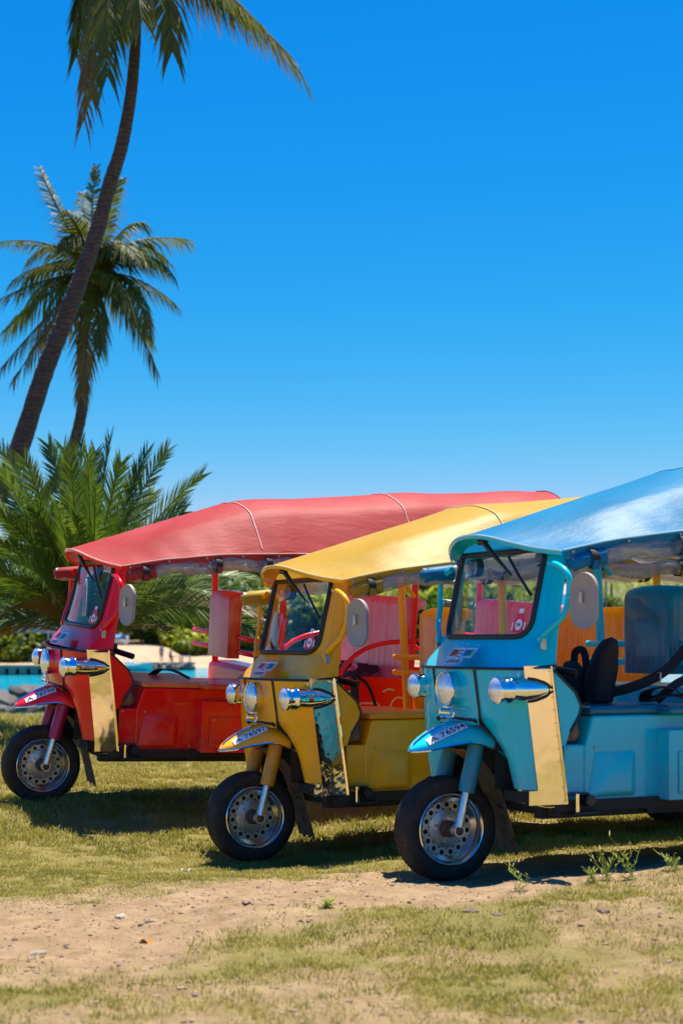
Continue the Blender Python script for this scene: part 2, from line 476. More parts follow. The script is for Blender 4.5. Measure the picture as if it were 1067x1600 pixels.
# water
WZ = -1.5
t = NT('lagoon_water'); c = t.coord((1, 1, 1))
n = t.noise(t.coord((.5, 1.3, 1)), .9, 5, .6); n2 = t.noise(t.coord((.7, 2.0, 1)), 4.0, 3, .6); big = t.noise(c, .05, 3)
t.set(Base_Color=t.ramp(big, [(.35, (.001, .24, .36)), (.6, (.004, .34, .44))]), Roughness=.08, Specular_IOR_Level=.35)
ad = t.new('ShaderNodeMath', operation='MULTIPLY_ADD'); t.l.new(n2, ad.inputs[0]); ad.inputs[1].default_value = .35; t.l.new(n, ad.inputs[2])
t.bump(ad.outputs[0], .55, .22); M['water'] = t.m
w = MB(); w.grid(lambda u, v: (lerp(-400, 400, u), lerp(22, 200, v), WZ), 8, 8)
w = w.build('water', M['water']); w['kind'] = 'structure'

# far shore and hill
def far_h(x, y):
    x = np.asarray(x, float); y = np.asarray(y, float)
    ys_ = np.interp(x, [-60, -19, -16.5, 60], [129.0, 129.0, 163, 160])
    d = y - ys_
    left = np.clip((-17 - x) / 2, 0, 1)
    h = np.interp(d, [-6, 0, 6, 18, 60], [-2.6, -1.45, -.7, .35, 1.2])
    hl = np.interp(d, [-.3, 0, .3, 10, 22, 60], [-2.6, -2.6, -.80, -.55, .1, 1.0])
    h = lerp(h, hl, left)
    rise = np.clip((x - 0) / 30, 0, 1); rise = rise * rise * (3 - 2 * rise)
    back = np.clip((y - 172) / 80, 0, 1)
    h = h + rise * np.clip(d / 20, 0, 1) * 2.2 + back * (3 + 14 * np.clip((x + 5) / 45, 0, 1.2))
    return h + (fbm(x, y, .12, 41) - .5) * .5 * np.clip(d / 10, 0, 1)
xs = np.linspace(-160, 200, 181); ys = np.concatenate([np.linspace(126, 200, 75), np.linspace(204, 420, 40)])
X, Y = np.meshgrid(xs, ys, indexing='ij'); Z = far_h(X, Y); nx, ny = X.shape
I = np.arange(nx * ny).reshape(nx, ny)
F = np.stack([I[:-1, :-1], I[1:, :-1], I[1:, 1:], I[:-1, 1:]], -1).reshape(-1, 4)
t = NT('far_shore_soil'); c = t.coord(); n = t.noise(c, .35, 5, .6)
sep = t.new('ShaderNodeSeparateXYZ'); t.l.new(c, sep.inputs[0])
mr = t.new('ShaderNodeMapRange'); mr.inputs[1].default_value = .6; mr.inputs[2].default_value = 1.6; t.l.new(sep.outputs[2], mr.inputs[0])
t.set(Base_Color=t.mix(mr.outputs[0], t.ramp(n, [(.3, (.30, .205, .115)), (.7, (.40, .285, .175))]), t.ramp(n, [(.3, (.045, .065, .014)), (.7, (.12, .13, .03))])), Roughness=.95)
fs = link('beach', raw_mesh('beach', np.stack([X, Y, Z], -1).reshape(-1, 3), F, True), t.m); fs['kind'] = 'structure'
fs['label'] = 'far beach and hillside across the lagoon'

# ------------------------------------------------------------------ tuk-tuk (x forward, y to the driver's left, z up, origin on the ground under the front axle)
CACHE = {}
def part(name, mats, parent, fn, **kw):
    """builds a part's mesh once and gives every tuk-tuk its own copy with its own paint"""
    key = (name, kw.pop('key', fn))
    if key not in CACHE:
        mb = MB(); fn(mb); CACHE[key] = mb.mesh(name, **kw)
    me = CACHE[key].copy(); me.name = name
    return firm(link(name, me, mats, parent), kw.get('bevel'))

def xc(z): return interp(z, [(.75, .02), (1.0, -.0), (1.07, -.035), (1.12, -.085), (1.22, -.178), (1.40, -.222), (1.65, -.275), (1.74, -.29)])
def cowl_w(z): return interp(z, [(1.07, .50), (1.22, .475), (1.65, .455), (1.74, .45)])
def cowl_x(y, z): return xc(z) - .085 * (abs(y) / .46) ** 2.4
def cowl_pt(y, z, off=0.): return Vector((cowl_x(y, z) + off, y, z))

def rrect(n, y0, y1, z0, z1, r_bot, r_top):
    """rounded rectangle of 4n points, (y, z), anticlockwise from the bottom right corner"""
    out = []
    for cy, cz, r, a0 in ((y1, z0, r_bot, -90), (y1, z1, r_top, 0), (y0, z1, r_top, 90), (y0, z0, r_bot, 180)):
        yy = cy - r if cy == y1 else cy + r; zz = cz + r if cz == z0 else cz - r
        for i in range(n):
            a = R(a0 + 90 * i / (n - 1)); out.append((yy + r * cos(a), zz + r * sin(a)))
    return out
WS = rrect(9, -.405, .405, 1.225, 1.655, .085, .05)
def ws_ring(k=1.0):
    out = []
    for y, z in WS:
        s = 1 - .05 * (1.655 - z) / .43 * 0
        out.append((y * s * k, 1.44 + (z - 1.44) * k))
    return out

def cowl_top(y): return 1.735 - .06 * (abs(y) / .455) ** 2
def cowl_front(mb):
    ring = ws_ring(); n = len(ring); cz = 1.42
    outer = []
    for y, z in ring:                       # project each opening point outwards onto the panel's rim
        dy, dz = y, z - cz
        best = 1e9
        zt, zb = 1.735, 1.07
        if dz > 1e-6: best = min(best, (zt - cz) / dz)
        if dz < -1e-6: best = min(best, (zb - cz) / dz)
        for _ in range(1):
            lo, hi = 1.0, min(best, 5)
            for k in range(30):
                m = (lo + hi) / 2
                if abs(dy * m) > cowl_w(cz + dz * m) - .0: hi = m
                else: lo = m
        outer.append((dy * lo, min(cz + dz * lo, cowl_top(dy * lo))))
    # force the four rim corners
    for cy, czz in ((1, 1.07), (1, 1.675), (-1, 1.675), (-1, 1.07)):
        tgt = (cy * cowl_w(czz), czz)
        i = min(range(n), key=lambda k: (outer[k][0] - tgt[0]) ** 2 + (outer[k][1] - tgt[1]) ** 2)
        outer[i] = tgt
    K = 5; vs = []
    for k in range(K + 1):
        for (a, b), (c, d) in zip(ring, outer):
            vs.append(cowl_pt(lerp(a, c, k / K), lerp(b, d, k / K)))
    fs = [(k * n + i, k * n + (i + 1) % n, (k + 1) * n + (i + 1) % n, (k + 1) * n + i) for k in range(K) for i in range(n)]
    mb.add(vs, fs)
    for s in (1, -1):                       # side returns, rounded into the front
        def side(u, v):
            z = lerp(1.07, 1.675, v); w_ = cowl_w(z); x0 = cowl_x(w_, z)
            xr = interp(z, [(1.07, -.31), (1.675, -.42)])
            return (lerp(x0, xr, u), s * (w_ + .028 * sin(pi * min(u * 1.2, 1) / 2)), z)
        mb.grid(side, 6, 10)

def ring_tube(r, grow=1.0, off=0.):
    def f(mb): mb.tube([cowl_pt(y, z, off) for y, z in ws_ring(grow)], r, 8, closed=True)
    return f
def ws_glass(mb):
    ring = ws_ring(.995); n = len(ring)
    vs = [cowl_pt(0, 1.44, -.004)]
    for k in (.33, .66, 1.0):
        vs += [cowl_pt(y * k, 1.44 + (z - 1.44) * k, -.004) for y, z in ring]
    fs = [(0, 1 + i, 1 + (i + 1) % n) for i in range(n)]
    for k in range(2):
        a, b = 1 + k * n, 1 + (k + 1) * n
        fs += [(a + i, b + i, b + (i + 1) % n, a + (i + 1) % n) for i in range(n)]
    mb.add(vs, fs)

# roof
def ridge_z(x): return interp(x, [(0, 1.70), (-.16, 1.755), (-.22, 1.775), (-1.35, 2.115), (-1.47, 2.14), (-1.6, 2.155), (-2.6, 2.265), (-4.3, 2.40)])
def edge_z(x): return interp(x, [(0, 1.62), (-.35, 1.645), (-.6, 1.70), (-1.0, 1.755), (-1.5, 1.785), (-2.6, 1.82), (-4.3, 1.86)])
def roof_w(x): return interp(x, [(-.1, .50), (-.35, .53), (-.8, .62), (-1.4, .66), (-4.3, .68)])
KNEE = [0.]; XE = [-4.28]
def roof_pt(x, v):
    """v runs -1..1 across the roof"""
    w_ = roof_w(x); zr = ridge_z(x - KNEE[0] * min(1, max(0, (-x - .2) / 1.1))); ze = edge_z(x); a = abs(v)
    h = zr - ze; kc = .50
    prof = [(0, 0), (.12, .015), (.28, .075), (.45, .165), (.60, .265), (.64, .315), (.80, .60), (.92, .84), (1, 1)]
    d = lerp(.5 - .5 * cos(pi * a ** 1.15), interp(a, prof), min(1, max(0, (-x - .18) / .5)))
    bulge = .02 * sin(pi * a) * min(1, max(0, (-x - .3)))
    return Vector((x, w_ * v, zr - h * d + bulge))
def roof_surf(x, vv):
    p = roof_pt(x, vv)
    p.z += sum(.012 * math.exp(-((x - hx) / .16) ** 2) for hx in (-1.47, -2.6, -3.5)) - .010 * (1 - abs(vv)) + .004 * sin(x * 31 + vv * 9) * abs(vv) ** 3
    return p
def lip_x(v): return -.135 - .215 * abs(v) ** 2.2
def roof_skin(mb):
    NX, NV = 56, 32
    def f(u, v):
        vv = v * 2 - 1
        x = lerp(lip_x(vv), XE[0], u ** 1.25)
        return roof_surf(x, vv)                # canvas sags a little between the hoops
    mb.grid(f, NX, NV)
    for s in (1, -1):                       # valance
        def g(u, v):
            x = lerp(lip_x(1) - .02, XE[0], u)
            p = roof_pt(x, s)
            return p + Vector((0, s * (.004 - .012 * v), -.045 * v - .004 * sin(x * 23) * v))
        mb.grid(g, 50, 2)
    mb.grid(lambda u, v: roof_pt(XE[0], v * 2 - 1) * 1 - Vector((0, 0, .22 * u * (1 - abs(v * 2 - 1) ** 2))), 2, 20)
def roof_piping(mb):
    mb.tube([roof_surf(lip_x(v), v) + Vector((.003, 0, .001)) for v in np.linspace(-1, 1, 33)], .0055, 6)
    for s in (1, -1):
        mb.tube([roof_pt(x, s) + Vector((0, s * .006, .000)) for x in np.linspace(lip_x(1), XE[0], 40)], .005, 6)
def roof_seam(xpos):
    def f(mb): mb.tube([roof_surf(xpos + .03 * (1 - abs(v)), v) + Vector((0, 0, .0045)) for v in np.linspace(-.97, .97, 61)], .0036, 6)
    return f
def visor(mb):
    def f(u, v):
        vv = v * 2 - 1
        a = roof_pt(lip_x(vv), vv) + Vector((-.004, 0, -.010)); a.y *= .985
        y = vv * .47
        b = Vector((cowl_x(y, 1.69) + .008, y * .98, 1.715 - .06 * abs(vv) ** 3))
        p = a.lerp(b, u)
        p.z += .022 * sin(pi * u) * (1 - vv * vv)
        return p
    mb.grid(f, 8, 28)
    def lipf(u, v):                         # rolled front edge
        vv = v * 2 - 1
        a = roof_pt(lip_x(vv), vv); a.y *= .99
        return a + Vector((.003 - .004 * u, 0, -.003 - .022 * u))
    mb.grid(lipf, 2, 28)

# front mudguard
def fen_w(x): return interp(x, [(.195, .012), (.18, .055), (.15, .095), (.10, .130), (.05, .155), (-.1, .195), (-.27, .225)])
def fen_t(x): return interp(x, [(.195, .668), (.17, .695), (.12, .730), (.05, .768), (-.03, .800), (-.10, .815), (-.27, .80)])
def fen_e(x): return interp(x, [(.195, .658), (.14, .668), (.05, .692), (-.04, .705), (-.10, .698), (-.18, .665), (-.27, .605)])
def fen_pt(x, a, off=0.):
    """a in degrees from the crown, -90..90"""
    w_, zt, ze = fen_w(x), fen_t(x), fen_e(x); r = R(a)
    q = abs(sin(r)) ** .9 * (1 if a >= 0 else -1)
    p = Vector((x, w_ * q, ze + (zt - ze) * abs(cos(r)) ** .85))
    if off: p += Vector((.25 * off, off * sin(r), off * cos(r)))
    return p
FX = [.195, .19, .18, .165, .14, .11, .08, .05, .02, -.01, -.04, -.07, -.10, -.14, -.18, -.22, -.27]
def fender(mb): mb.grid(lambda u, v: fen_pt(FX[int(round(u * 16))], -90 + 180 * v), 16, 24)
def fender_trim(mb):
    pts = [fen_pt(x, 90) for x in FX[::-1]] + [fen_pt(x, -90) for x in FX]
    mb.tube([p + Vector((.003, 0, -.002)) for p in pts], .0065, 6)
def fender_flash(mb):
    mb.tube([fen_pt(x, 0, .004) for x in FX[2:11]], [.003, .005, .006, .007, .007, .007, .007, .007, .006], 6)
def fender_seal(mb):
    for s in (1, -1):
        mb.tube([(-.06, s * .185, .81), (-.09, s * .195, .79), (-.15, s * .208, .735), (-.21, s * .218, .675), (-.275, s * .228, .605)], .0085, 6)
    mb.tube([(-.06, y, .812 + .006 * (1 - abs(y) / .19)) for y in np.linspace(-.185, .185, 9)], .0085, 6)

# nose and leg shields
def nose(mb):
    def f(u, v):
        z = lerp(.79, 1.072, u); y = lerp(-.205, .205, v)
        return (interp(z, [(.79, -.075), (.90, -.065), (1.02, -.055), (1.072, -.050)]) + .016 * (1 - (y / .205) ** 2), y, z)
    mb.grid(f, 10, 12)
def sh_in(z): return interp(z, [(1.072, -.05), (1.0, -.06), (.82, -.085), (.72, -.165), (.62, -.25), (.485, -.275)]), interp(z, [(1.072, .205), (.82, .207), (.62, .222), (.485, .245)])
def sh_mid(z): return interp(z, [(1.072, -.085), (1.0, -.085), (.82, -.085), (.62, -.11), (.485, -.140)]), interp(z, [(1.072, .38), (.82, .39), (.485, .41)])
def sh_out(z): return interp(z, [(1.075, -.155), (.485, -.222)]), .505
def shield(s):
    def f(mb):
        def g(u, v):
            z = lerp(1.072, .487, u)
            a, b, c = sh_in(z), sh_mid(z), sh_out(z)
            k0, k1, k2 = (1 - v) ** 2, 2 * v * (1 - v), v * v
            q = [k0 * a[i] + k1 * (b[i] * 1.5 - (a[i] + c[i]) * .25) + k2 * c[i] for i in (0, 1)]
            return (q[0], s * q[1], z)
        mb.grid(g, 22, 14)
        mb.grid(lambda u, v: (lerp(sh_in(.487)[0], sh_out(.487)[0], u), s * lerp(sh_in(.487)[1], .505, u), .487 - .012 * v), 4, 1)
    return f
def shield_seal(s):
    def f(mb): mb.tube([(sh_in(z)[0] + .003, s * (sh_in(z)[1]), z) for z in np.linspace(1.07, .80, 10)], .008, 6)
    return f
def waist_seal(mb):
    pts = []
    for y in np.linspace(-.5, .5, 25):
        xx = lerp(cowl_x(y, 1.07), interp(abs(y), [(0, -.034), (.2, -.05), (.4, -.09), (.505, -.155)]), .5) + .008
        pts.append((xx, y, 1.071))
    pts = [(-.31, -.53, 1.085)] + pts + [(-.31, .53, 1.085)]
    mb.tube(pts, .008, 6)
def strip(s):
    def f(mb):
        def g(u, v):
            z = lerp(1.085, .415, u)
            x0 = lerp(-.140, -.222, min(1, u * 1.12)); x1 = lerp(-.292, -.385, u)
            return (lerp(x0, x1, v), s * (.512 + .012 * v), z)
        mb.grid(g, 24, 4)
        mb.grid(lambda u, v: (lerp(-.292, -.385, v), s * lerp(.524, .495, u), lerp(1.085, .415, v)), 1, 12)
        mb.grid(lambda u, v: (lerp(-.225, -.215, u), s * lerp(.512, .34, u), lerp(.483, .415, v)), 3, 2)   # toe of the strip wraps the sill
        mb.grid(lambda u, v: (lerp(-.172, -.223, u), s * .511, lerp(.484, .415, v)), 2, 2)
        mb.grid(lambda u, v: (lerp(-.222, -.367, v), s * lerp(.51, .36, u), .415 - .012 * sin(pi * v)), 2, 4)
    return f
def strip_rivets(s):
    def f(mb):
        for u in np.linspace(.04, .97, 11):
            z = lerp(1.085, .415, u)
            for dx in (.118,):
                x0 = lerp(-.140, -.222, min(1, u * 1.12)); x1 = lerp(-.292, -.385, u); x = x0 - .012 if dx < 0 else x1 + .020
                mb.lathe([(.0028, 0), (.0022, s * .002), (.0005, s * .0025)], (x, s * (.515 if dx < 0 else .524), z), 'y', 6)
    return f
def strip_bead(s):
    def f(mb): mb.tube([(lerp(-.292, -.385, u) + .006, s * .528, lerp(1.085, .42, u)) for u in np.linspace(0, 1, 12)], .008, 6)
    return f
WING = [(-.300, 1.068), (-.345, 1.03), (-.43, .955), (-.462, .89), (-.452, .845), (-.40, .765), (-.375, .70), (-.345, .69)]
def wing(s):
    def f(mb): mb.prism(WING, s * .492, s * .520)
    return f
def wing_edge(s):
    def f(mb): mb.tube([(x, s * .521, z) for x, z in WING[:6]], .007, 6)
    return f
def headlight_bowl(s):
    def f(mb):
        mb.lathe([(.070, -.06), (.080, -.01), (.084, .02), (.088, .045), (.090, .058), (.086, .064), (.080, .062)], (-.055, 0, .965), 'x', 28)
    return f
def headlight_lens(s):
    def f(mb): mb.lathe([(.080, .060), (.070, .068), (.045, .077), (.02, .081), (.0005, .082)], (-.055, 0, .965), 'x', 28)
    return f
def headlight_base(s):
    def f(mb): mb.lathe([(.090, -.055), (.098, -.03), (.094, -.005), (.082, 0)], (-.055, 0, .965), 'x', 28)
    return f
def ind_body(s):
    def f(mb):
        mb.lathe([(.060, .012), (.066, .008), (.067, -.006), (.060, -.012), (.060, -.05), (.0645, -.055), (.0645, -.066), (.062, -.07), (.060, -.13), (.052, -.20), (.036, -.26), (.014, -.30), (.0005, -.305)], (0 if s > 0 else -.045, .500 if s > 0 else -.40, .970), 'x', 28)
    return f
def ind_lens(s):
    def f(mb): mb.lathe([(.060, .012), (.05, .022), (.03, .031), (.0005, .035)], (0 if s > 0 else -.045, .500 if s > 0 else -.40, .970), 'x', 24)
    return f
def ind_seal(s):
    def f(mb):
        if s < 0: mb.lathe([(.062, -.075), (.068, -.08), (.062, -.085)], (-.045, -.40, .970), 'x', 24); return
        up, dn = [], []
        for x in np.linspace(-.165, -.295, 10):
            r = interp(x, [(-.07, .060), (-.13, .060), (-.20, .052), (-.26, .036), (-.30, .014)]); y = interp(x, [(-.075, .500), (-.16, .519), (-.30, .522)])
            h = max(.00002, r * r - (y - .500) ** 2) ** .5 + .004
            up.append((x, y, .970 + h)); dn.append((x, y, .970 - h))
        mb.tube(up + [(-.312, .522, .970)] + dn[::-1], .0065, 6)
    return f
def badge(mb):
    P = [(-.012, y, z) for y, z in [(-.035, .866), (.055, .866), (.075, .860), (.083, .845), (.075, .830), (.055, .824), (-.035, .824), (-.05, .830), (-.05, .860)]]
    mb.tube([(x + .012 - .12 * max(0, y) ** 1.2, y, z) for x, y, z in P], .0065, 6, closed=True)
    mb.box(-.008, .004, -.045, .05, .841, .849)
    mb.box(-.03, .002, -.02, .03, .868, .876)

# wheel
def tyre(mb):
    Rr, W = .265, .076
    p = [(.178, -.058), (.190, -.070), (.215, -W), (.240, -.073), (.253, -.066), (.259, -.058)]
    for gy in (-.036, -.012, .012, .036):
        p += [(.2635, gy - .007), (.2640, gy - .0035), (.2580, gy - .0025), (.2580, gy + .0025), (.2640, gy + .0035), (.2635, gy + .007)]
    p += [(.259, .058), (.253, .066), (.240, .073), (.215, W), (.190, .070), (.178, .058)]
    mb.lathe(p, n=56)
def tread_blocks(mb):                        # shoulder sipes as thin ribs
    for k in range(64):
        a = 2 * pi * k / 64
        for s in (1, -1):
            pts = [(.2615 * cos(a), s * .046, .2615 * sin(a)), (.2585 * cos(a + .012), s * .060, .2585 * sin(a + .012)), (.250 * cos(a + .02), s * .0695, .250 * sin(a + .02))]
            mb.tube(pts, .0024, 4, caps=False)
def rim(mb):
    mb.lathe([(.180, .062), (.184, .068), (.180, .072), (.174, .068), (.168, .052), (.163, .035), (.158, .030), (.150, .022), (.1385, .012)], n=48)
    mb.lathe([(.180, -.062), (.184, -.068), (.180, -.072), (.174, -.068), (.168, -.03), (.160, .010), (.155, .014)], n=48)
def rim_plate(mb):
    N = 15; r0, r1, rh, rc = .098, .141, .0128, .120
    for k in range(N):
        a0 = 2 * pi * k / N; da = pi / N; H = 12
        def P(r, a): return (r * cos(a), .012, r * sin(a))
        hole, outer = [], []
        cxx, czz = rc * cos(a0), rc * sin(a0)
        for j in range(H):
            b = 2 * pi * j / H
            ur, ut = cos(b), sin(b)
            hole.append((cxx + rh * (ur * cos(a0) - ut * sin(a0)), .012, czz + rh * (ur * sin(a0) + ut * cos(a0))))
            m = max(abs(ur), abs(ut)); qr, qt = ur / m, ut / m
            outer.append(P(lerp(r0, r1, (qr + 1) / 2), a0 + qt * da))
        inner = [(x, .004, z) for x, y, z in hole]
        vs = hole + outer + inner
        fs = [(j, (j + 1) % H, H + (j + 1) % H, H + j) for j in range(H)]
        mb.add(vs, fs)
    mb.lathe([(.098, .012), (.085, .016), (.060, .020), (.05, .021), (.0005, .021)], n=45)
    for k in range(4):
        a = pi / 4 + k * pi / 2
        mb.lathe([(.009, .018), (.008, .030), (.0005, .031)], (.068 * cos(a), 0, .068 * sin(a)), n=8)
def wheel_hub(mb):
    mb.lathe([(.043, .018), (.043, .05), (.038, .058), (.026, .060), (.026, .095), (.021, .10)], n=24)
    mb.lathe([(.024, .085), (.026, .10), (.024, .145), (.016, .152), (.0005, .153)], n=18)
    mb.lathe([(.020, .02), (.020, -.15)], n=12)
def hole_backing(mb): mb.lathe([(.152, -.03), (.152, -.004), (.0005, -.004)], n=30)  # black disc behind the rim plate, painted shade for its holes
def make_wheel(parent, z, x, y, name, steer=0.):
    ty = part(name, M['tyre'], parent, tyre, smooth=50); ty.location = (x, y, z); ty.rotation_euler = (0, R(random.uniform(0, 90)), 0)
    part('sidewall_sipes', M['tyre'], ty, tread_blocks)['kind'] = 'stuff'
    part('rim', M['rimsteel'], ty, rim); part('rim_plate', M['steel'], ty, rim_plate)
    part('wheel_hub', M['hub'], ty, wheel_hub); part('hole_shade_disc', M['chassis'], ty, hole_backing)
    return ty
def fork_line(z): return interp(z, [(.265, .0), (.70, -.112), (.9, -.16)])
def fork_slider(s):
    def f(mb):
        mb.tube([(fork_line(z) , s * .125, z) for z in (.262, .30, .50)], [.026, .025, .0235], 14)
        mb.lathe([(.030, -.02), (.030, .02)], (0, s * .125, .265), 'y', 14, caps=True)
    return f
def fork_sleeve(s):
    def f(mb):
        mb.tube([(fork_line(z), s * .125, z) for z in (.452, .456, .475, .70, .76)], [.035, .041, .043, .041, .038], 18)
    return f
def fork_yoke(mb):
    mb.box(-.16, -.06, -.15, .15, .695, .73)
    mb.tube([(-.11, 0, .72), (-.22, 0, 1.05)], .03, 10)
def mudflap(mb):
    pts = [(-.10, .66), (-.20, .60), (-.275, .50), (-.315, .38), (-.345, .26), (-.375, .13)]
    def g(u, v):
        k = u * (len(pts) - 1); i = min(int(k), len(pts) - 2); f_ = k - i
        x, z = lerp(pts[i][0], pts[i + 1][0], f_), lerp(pts[i][1], pts[i + 1][1], f_)
        vv = v * 2 - 1; w_ = lerp(.085, .105, u)
        return (x + .03 * vv * vv * (1 - .7 * u), vv * w_, z + (.012 * sin(v * 19) if u > .98 else 0))
    mb.grid(g, 14, 12)

# inside
def firewall(mb):
    mb.prism([(-.30, 1.06), (-.34, 1.06), (-.40, .42), (-.33, .42)], -.49, .49)
    mb.box(-.36, -.30, -.27, .27, .45, .78)
    mb.box(-.34, -.20, -.50, -.23, .415, .47); mb.box(-.34, -.20, .23, .50, .418, .47)
def dash(mb):
    mb.prism([(-.16, 1.09), (-.20, 1.13), (-.33, 1.12), (-.36, 1.05), (-.30, 1.0)], -.45, .45)
    mb.lathe([(.055, -.01), (.06, .03), (.05, .045), (.0005, .046)], (-.30, 0, 1.14), 'z', 20)
def inner_wells(side):
    def f(mb):
        for s in (side,):
            mb.grid(lambda u, v: (lerp(-.16, -.36, u), s * .215, lerp(.47, .80, v)), 2, 2)
            mb.box(-.34, -.28, min(s * .235, s * .495), max(s * .235, s * .495), .50, 1.0)
    return f
def frame_rails(mb):
    for y in (-.42, .42): mb.box(-4.2, -.28, y - .035, y + .035, .34, .41)
    for x in (-.34, -.9, -1.6, -2.3, -3.0, -3.8): mb.box(x - .03, x + .03, -.5, .5, .355, .405)
    for y in (-.50, .50): mb.box(-4.15, -.32, y - .015, y + .015, .375, .412)
    mb.box(-1.05, -.62, -.12, .12, .30, .36)
def floor_pan(mb): mb.box(-4.2, -.36, -.52, .52, .412, .43)
def kick_panel(mb):
    mb.box(-.66, -.385, -.485, .485, .414, .70)
def seat_box(mb):
    mb.prism([(-.50, .414), (-.50, .68), (-.545, .84), (-1.36, .84), (-1.36, .414)], -.495, .495)
    for s in (1, -1):
        mb.add([(-.56, s * .497, .66), (-.80, s * .497, .66), (-.80, s * .497, .44), (-.52, s * .497, .44), (-.63, s * .525, .60), (-.76, s * .525, .60), (-.76, s * .525, .46), (-.60, s * .525, .46)],
               [(4, 5, 6, 7), (0, 1, 5, 4), (1, 2, 6, 5), (2, 3, 7, 6), (3, 0, 4, 7)])
def side_locker(s):
    def f(mb):
        mb.box(-1.42, -.93, min(s * .49, s * .60), max(s * .49, s * .60), .416, .765)
        mb.box(-1.38, -.985, min(s * .60, s * .612), max(s * .60, s * .612), .45, .66)
    return f
def bolts(mb):
    for s in (1, -1):
        for x, z in ((-.41, .68), (-.56, .68), (-.41, .45), (-.60, .45), (-.88, .45), (-1.01, .64), (-1.34, .64)):
            y0 = .486 if x > -.5 else (.498 if x > -.9 else .613)
            mb.lathe([(.007, 0), (.007, .004), (.004, .006), (.0005, .006)] if s > 0 else [(.007, 0), (.007, -.004), (.004, -.006), (.0005, -.006)], (x, s * y0, z), 'y', 8)
def cushion(x0, x1, y0, y1, z0, z1):
    def f(mb): mb.box(x0, x1, y0, y1, z0, z1)
    return f
def partition_box(mb):
    mb.prism([(-1.37, .414), (-1.37, .95), (-1.41, .975), (-1.58, .975), (-1.58, .414)], -.55, .55)
def seat_back(x, y0, y1, z0, z1, roll=.13, th=.085, pleat=0):
    def f(mb):
        pr = [(0, z0), (-.005, z1 - .07)]
        for a in np.linspace(180, 20, 8): pr.append((-.005 - .055 + .055 * -cos(R(a)) * -1 if False else -.06 + .055 * -cos(R(180 - a)), z1 - .06 + .055 * sin(R(a))))
        pr = [(0, z0), (0, z1 - .055)] + [(-.055 + .055 * cos(R(a)), z1 - .055 + .055 * sin(R(a))) for a in (20, 40, 60, 80)]
        pr += [(-roll + .035 + .03 * cos(R(a)), z1 - .03 + .03 * sin(R(a))) for a in (90, 120, 150, 180, 210, 240, 270)]
        pr += [(-th - .006, z1 - .075), (-th, z1 - .10), (-th, z0)]
        pts = [(x + a, b) for a, b in pr]; n = len(pts); N = 64
        cx_ = x - th * .5; slices = []
        for k in range(N + 1):
            u = k / N; y = lerp(y0, y1, u); e = min(u, 1 - u) * (y1 - y0)       # distance from the end
            rnd = (1 - max(0, 1 - e / .035) ** 2) ** .5
            pl = abs(sin(pi * (y - y0) / pleat)) ** .5 if pleat else sin(pi * u) ** .6
            row = []
            for a, b in pts:
                out = (.016 if pleat else .020) * pl * (1 if b > z0 + .02 else .3)
                d = Vector((a - cx_, 0, max(0, b - (z1 - .10)))); d = d.normalized() if d.length > 1e-5 else d
                row.append((lerp(cx_, a, .45 + .55 * rnd) + d.x * out, y, lerp((z0 + z1) / 2, b, .94 + .06 * rnd) + d.z * out))
            slices.append(row)
        vs = [p for r_ in slices for p in r_]
        fs = [(k * n + i_, k * n + (i_ + 1) % n, (k + 1) * n + (i_ + 1) % n, (k + 1) * n + i_) for k in range(N) for i_ in range(n)]
        fs += [tuple(range(n)), tuple(range(N * n, (N + 1) * n))]
        mb.add(vs, fs)
    return f
def rails(z):
    def f(mb):
        pts = [(-1.27 , -.60, z), (-1.27, -.30, z), (-1.33, 0, z), (-1.30, .30, z - .01), (-1.36, .58, z - .02)]
        mb.tube(spline(pts), .018, 12)
    return f
def post(x0, y0, x1, y1, zt, r=.02, zb=.42):
    def f(mb): mb.tube([(x1, y1, zb), (lerp(x1, x0, .5), lerp(y1, y0, .5), (zb + zt) / 2), (x0, y0, zt)], r, 12)
    return f
def roof_frame(mb):
    for s in (1, -1):
        mb.tube([(x, s * (roof_w(x) - .05), edge_z(x) - .008) for x in np.linspace(-.42, XE[0] + .08, 24)], .015, 8)
    for x in (-.9, -1.45, -2.6, -3.5, XE[0] + .08):
        mb.tube([roof_pt(x, v) - Vector((0, 0, .03)) for v in np.linspace(-.9, .9, 19)], .012, 8)
def curtain(s):
    def f(mb):
        rr = random.Random(3)
        pts = []; rad = []
        for k, x in enumerate(np.linspace(-.40 if s > 0 else -.20, XE[0] + .13, 60)):
            pts.append((x, s * (roof_w(x) - .015 + (.10 * max(0, (x + .6) / .4) if s < 0 else 0)), edge_z(x) - .075 - .012 * sin(k * .9)))
            rad.append(.038 + .009 * rr.uniform(-1, 1))
        mb.tube(pts, rad, 14)
        n = 14                                # slumped: flatter and hanging a little, with folds
        for k in range(len(pts)):
            c0 = Vector(pts[k])
            for j in range(n):
                v = Vector(mb.v[k * n + j]) - c0; w = 1 + .07 * sin(j * 2.6 + k * .7) + .07 * mnoise.noise(Vector((k * .35, j * 1.3, 0)))
                mb.v[k * n + j] = tuple(c0 + Vector((v.x, v.y * .85 * w, v.z * 1.15 * w)))
    return f
TIES = (-.50, -.98, -1.33, -2.0, -2.6, -3.3)
def curtain_tie(s, x):
    def f(mb):
        c = Vector((x, s * (roof_w(x) - .015), edge_z(x) - .072))
        mb.lathe([(.053, -.022), (.054, 0), (.053, .022)], c, 'x', 14)
    return f
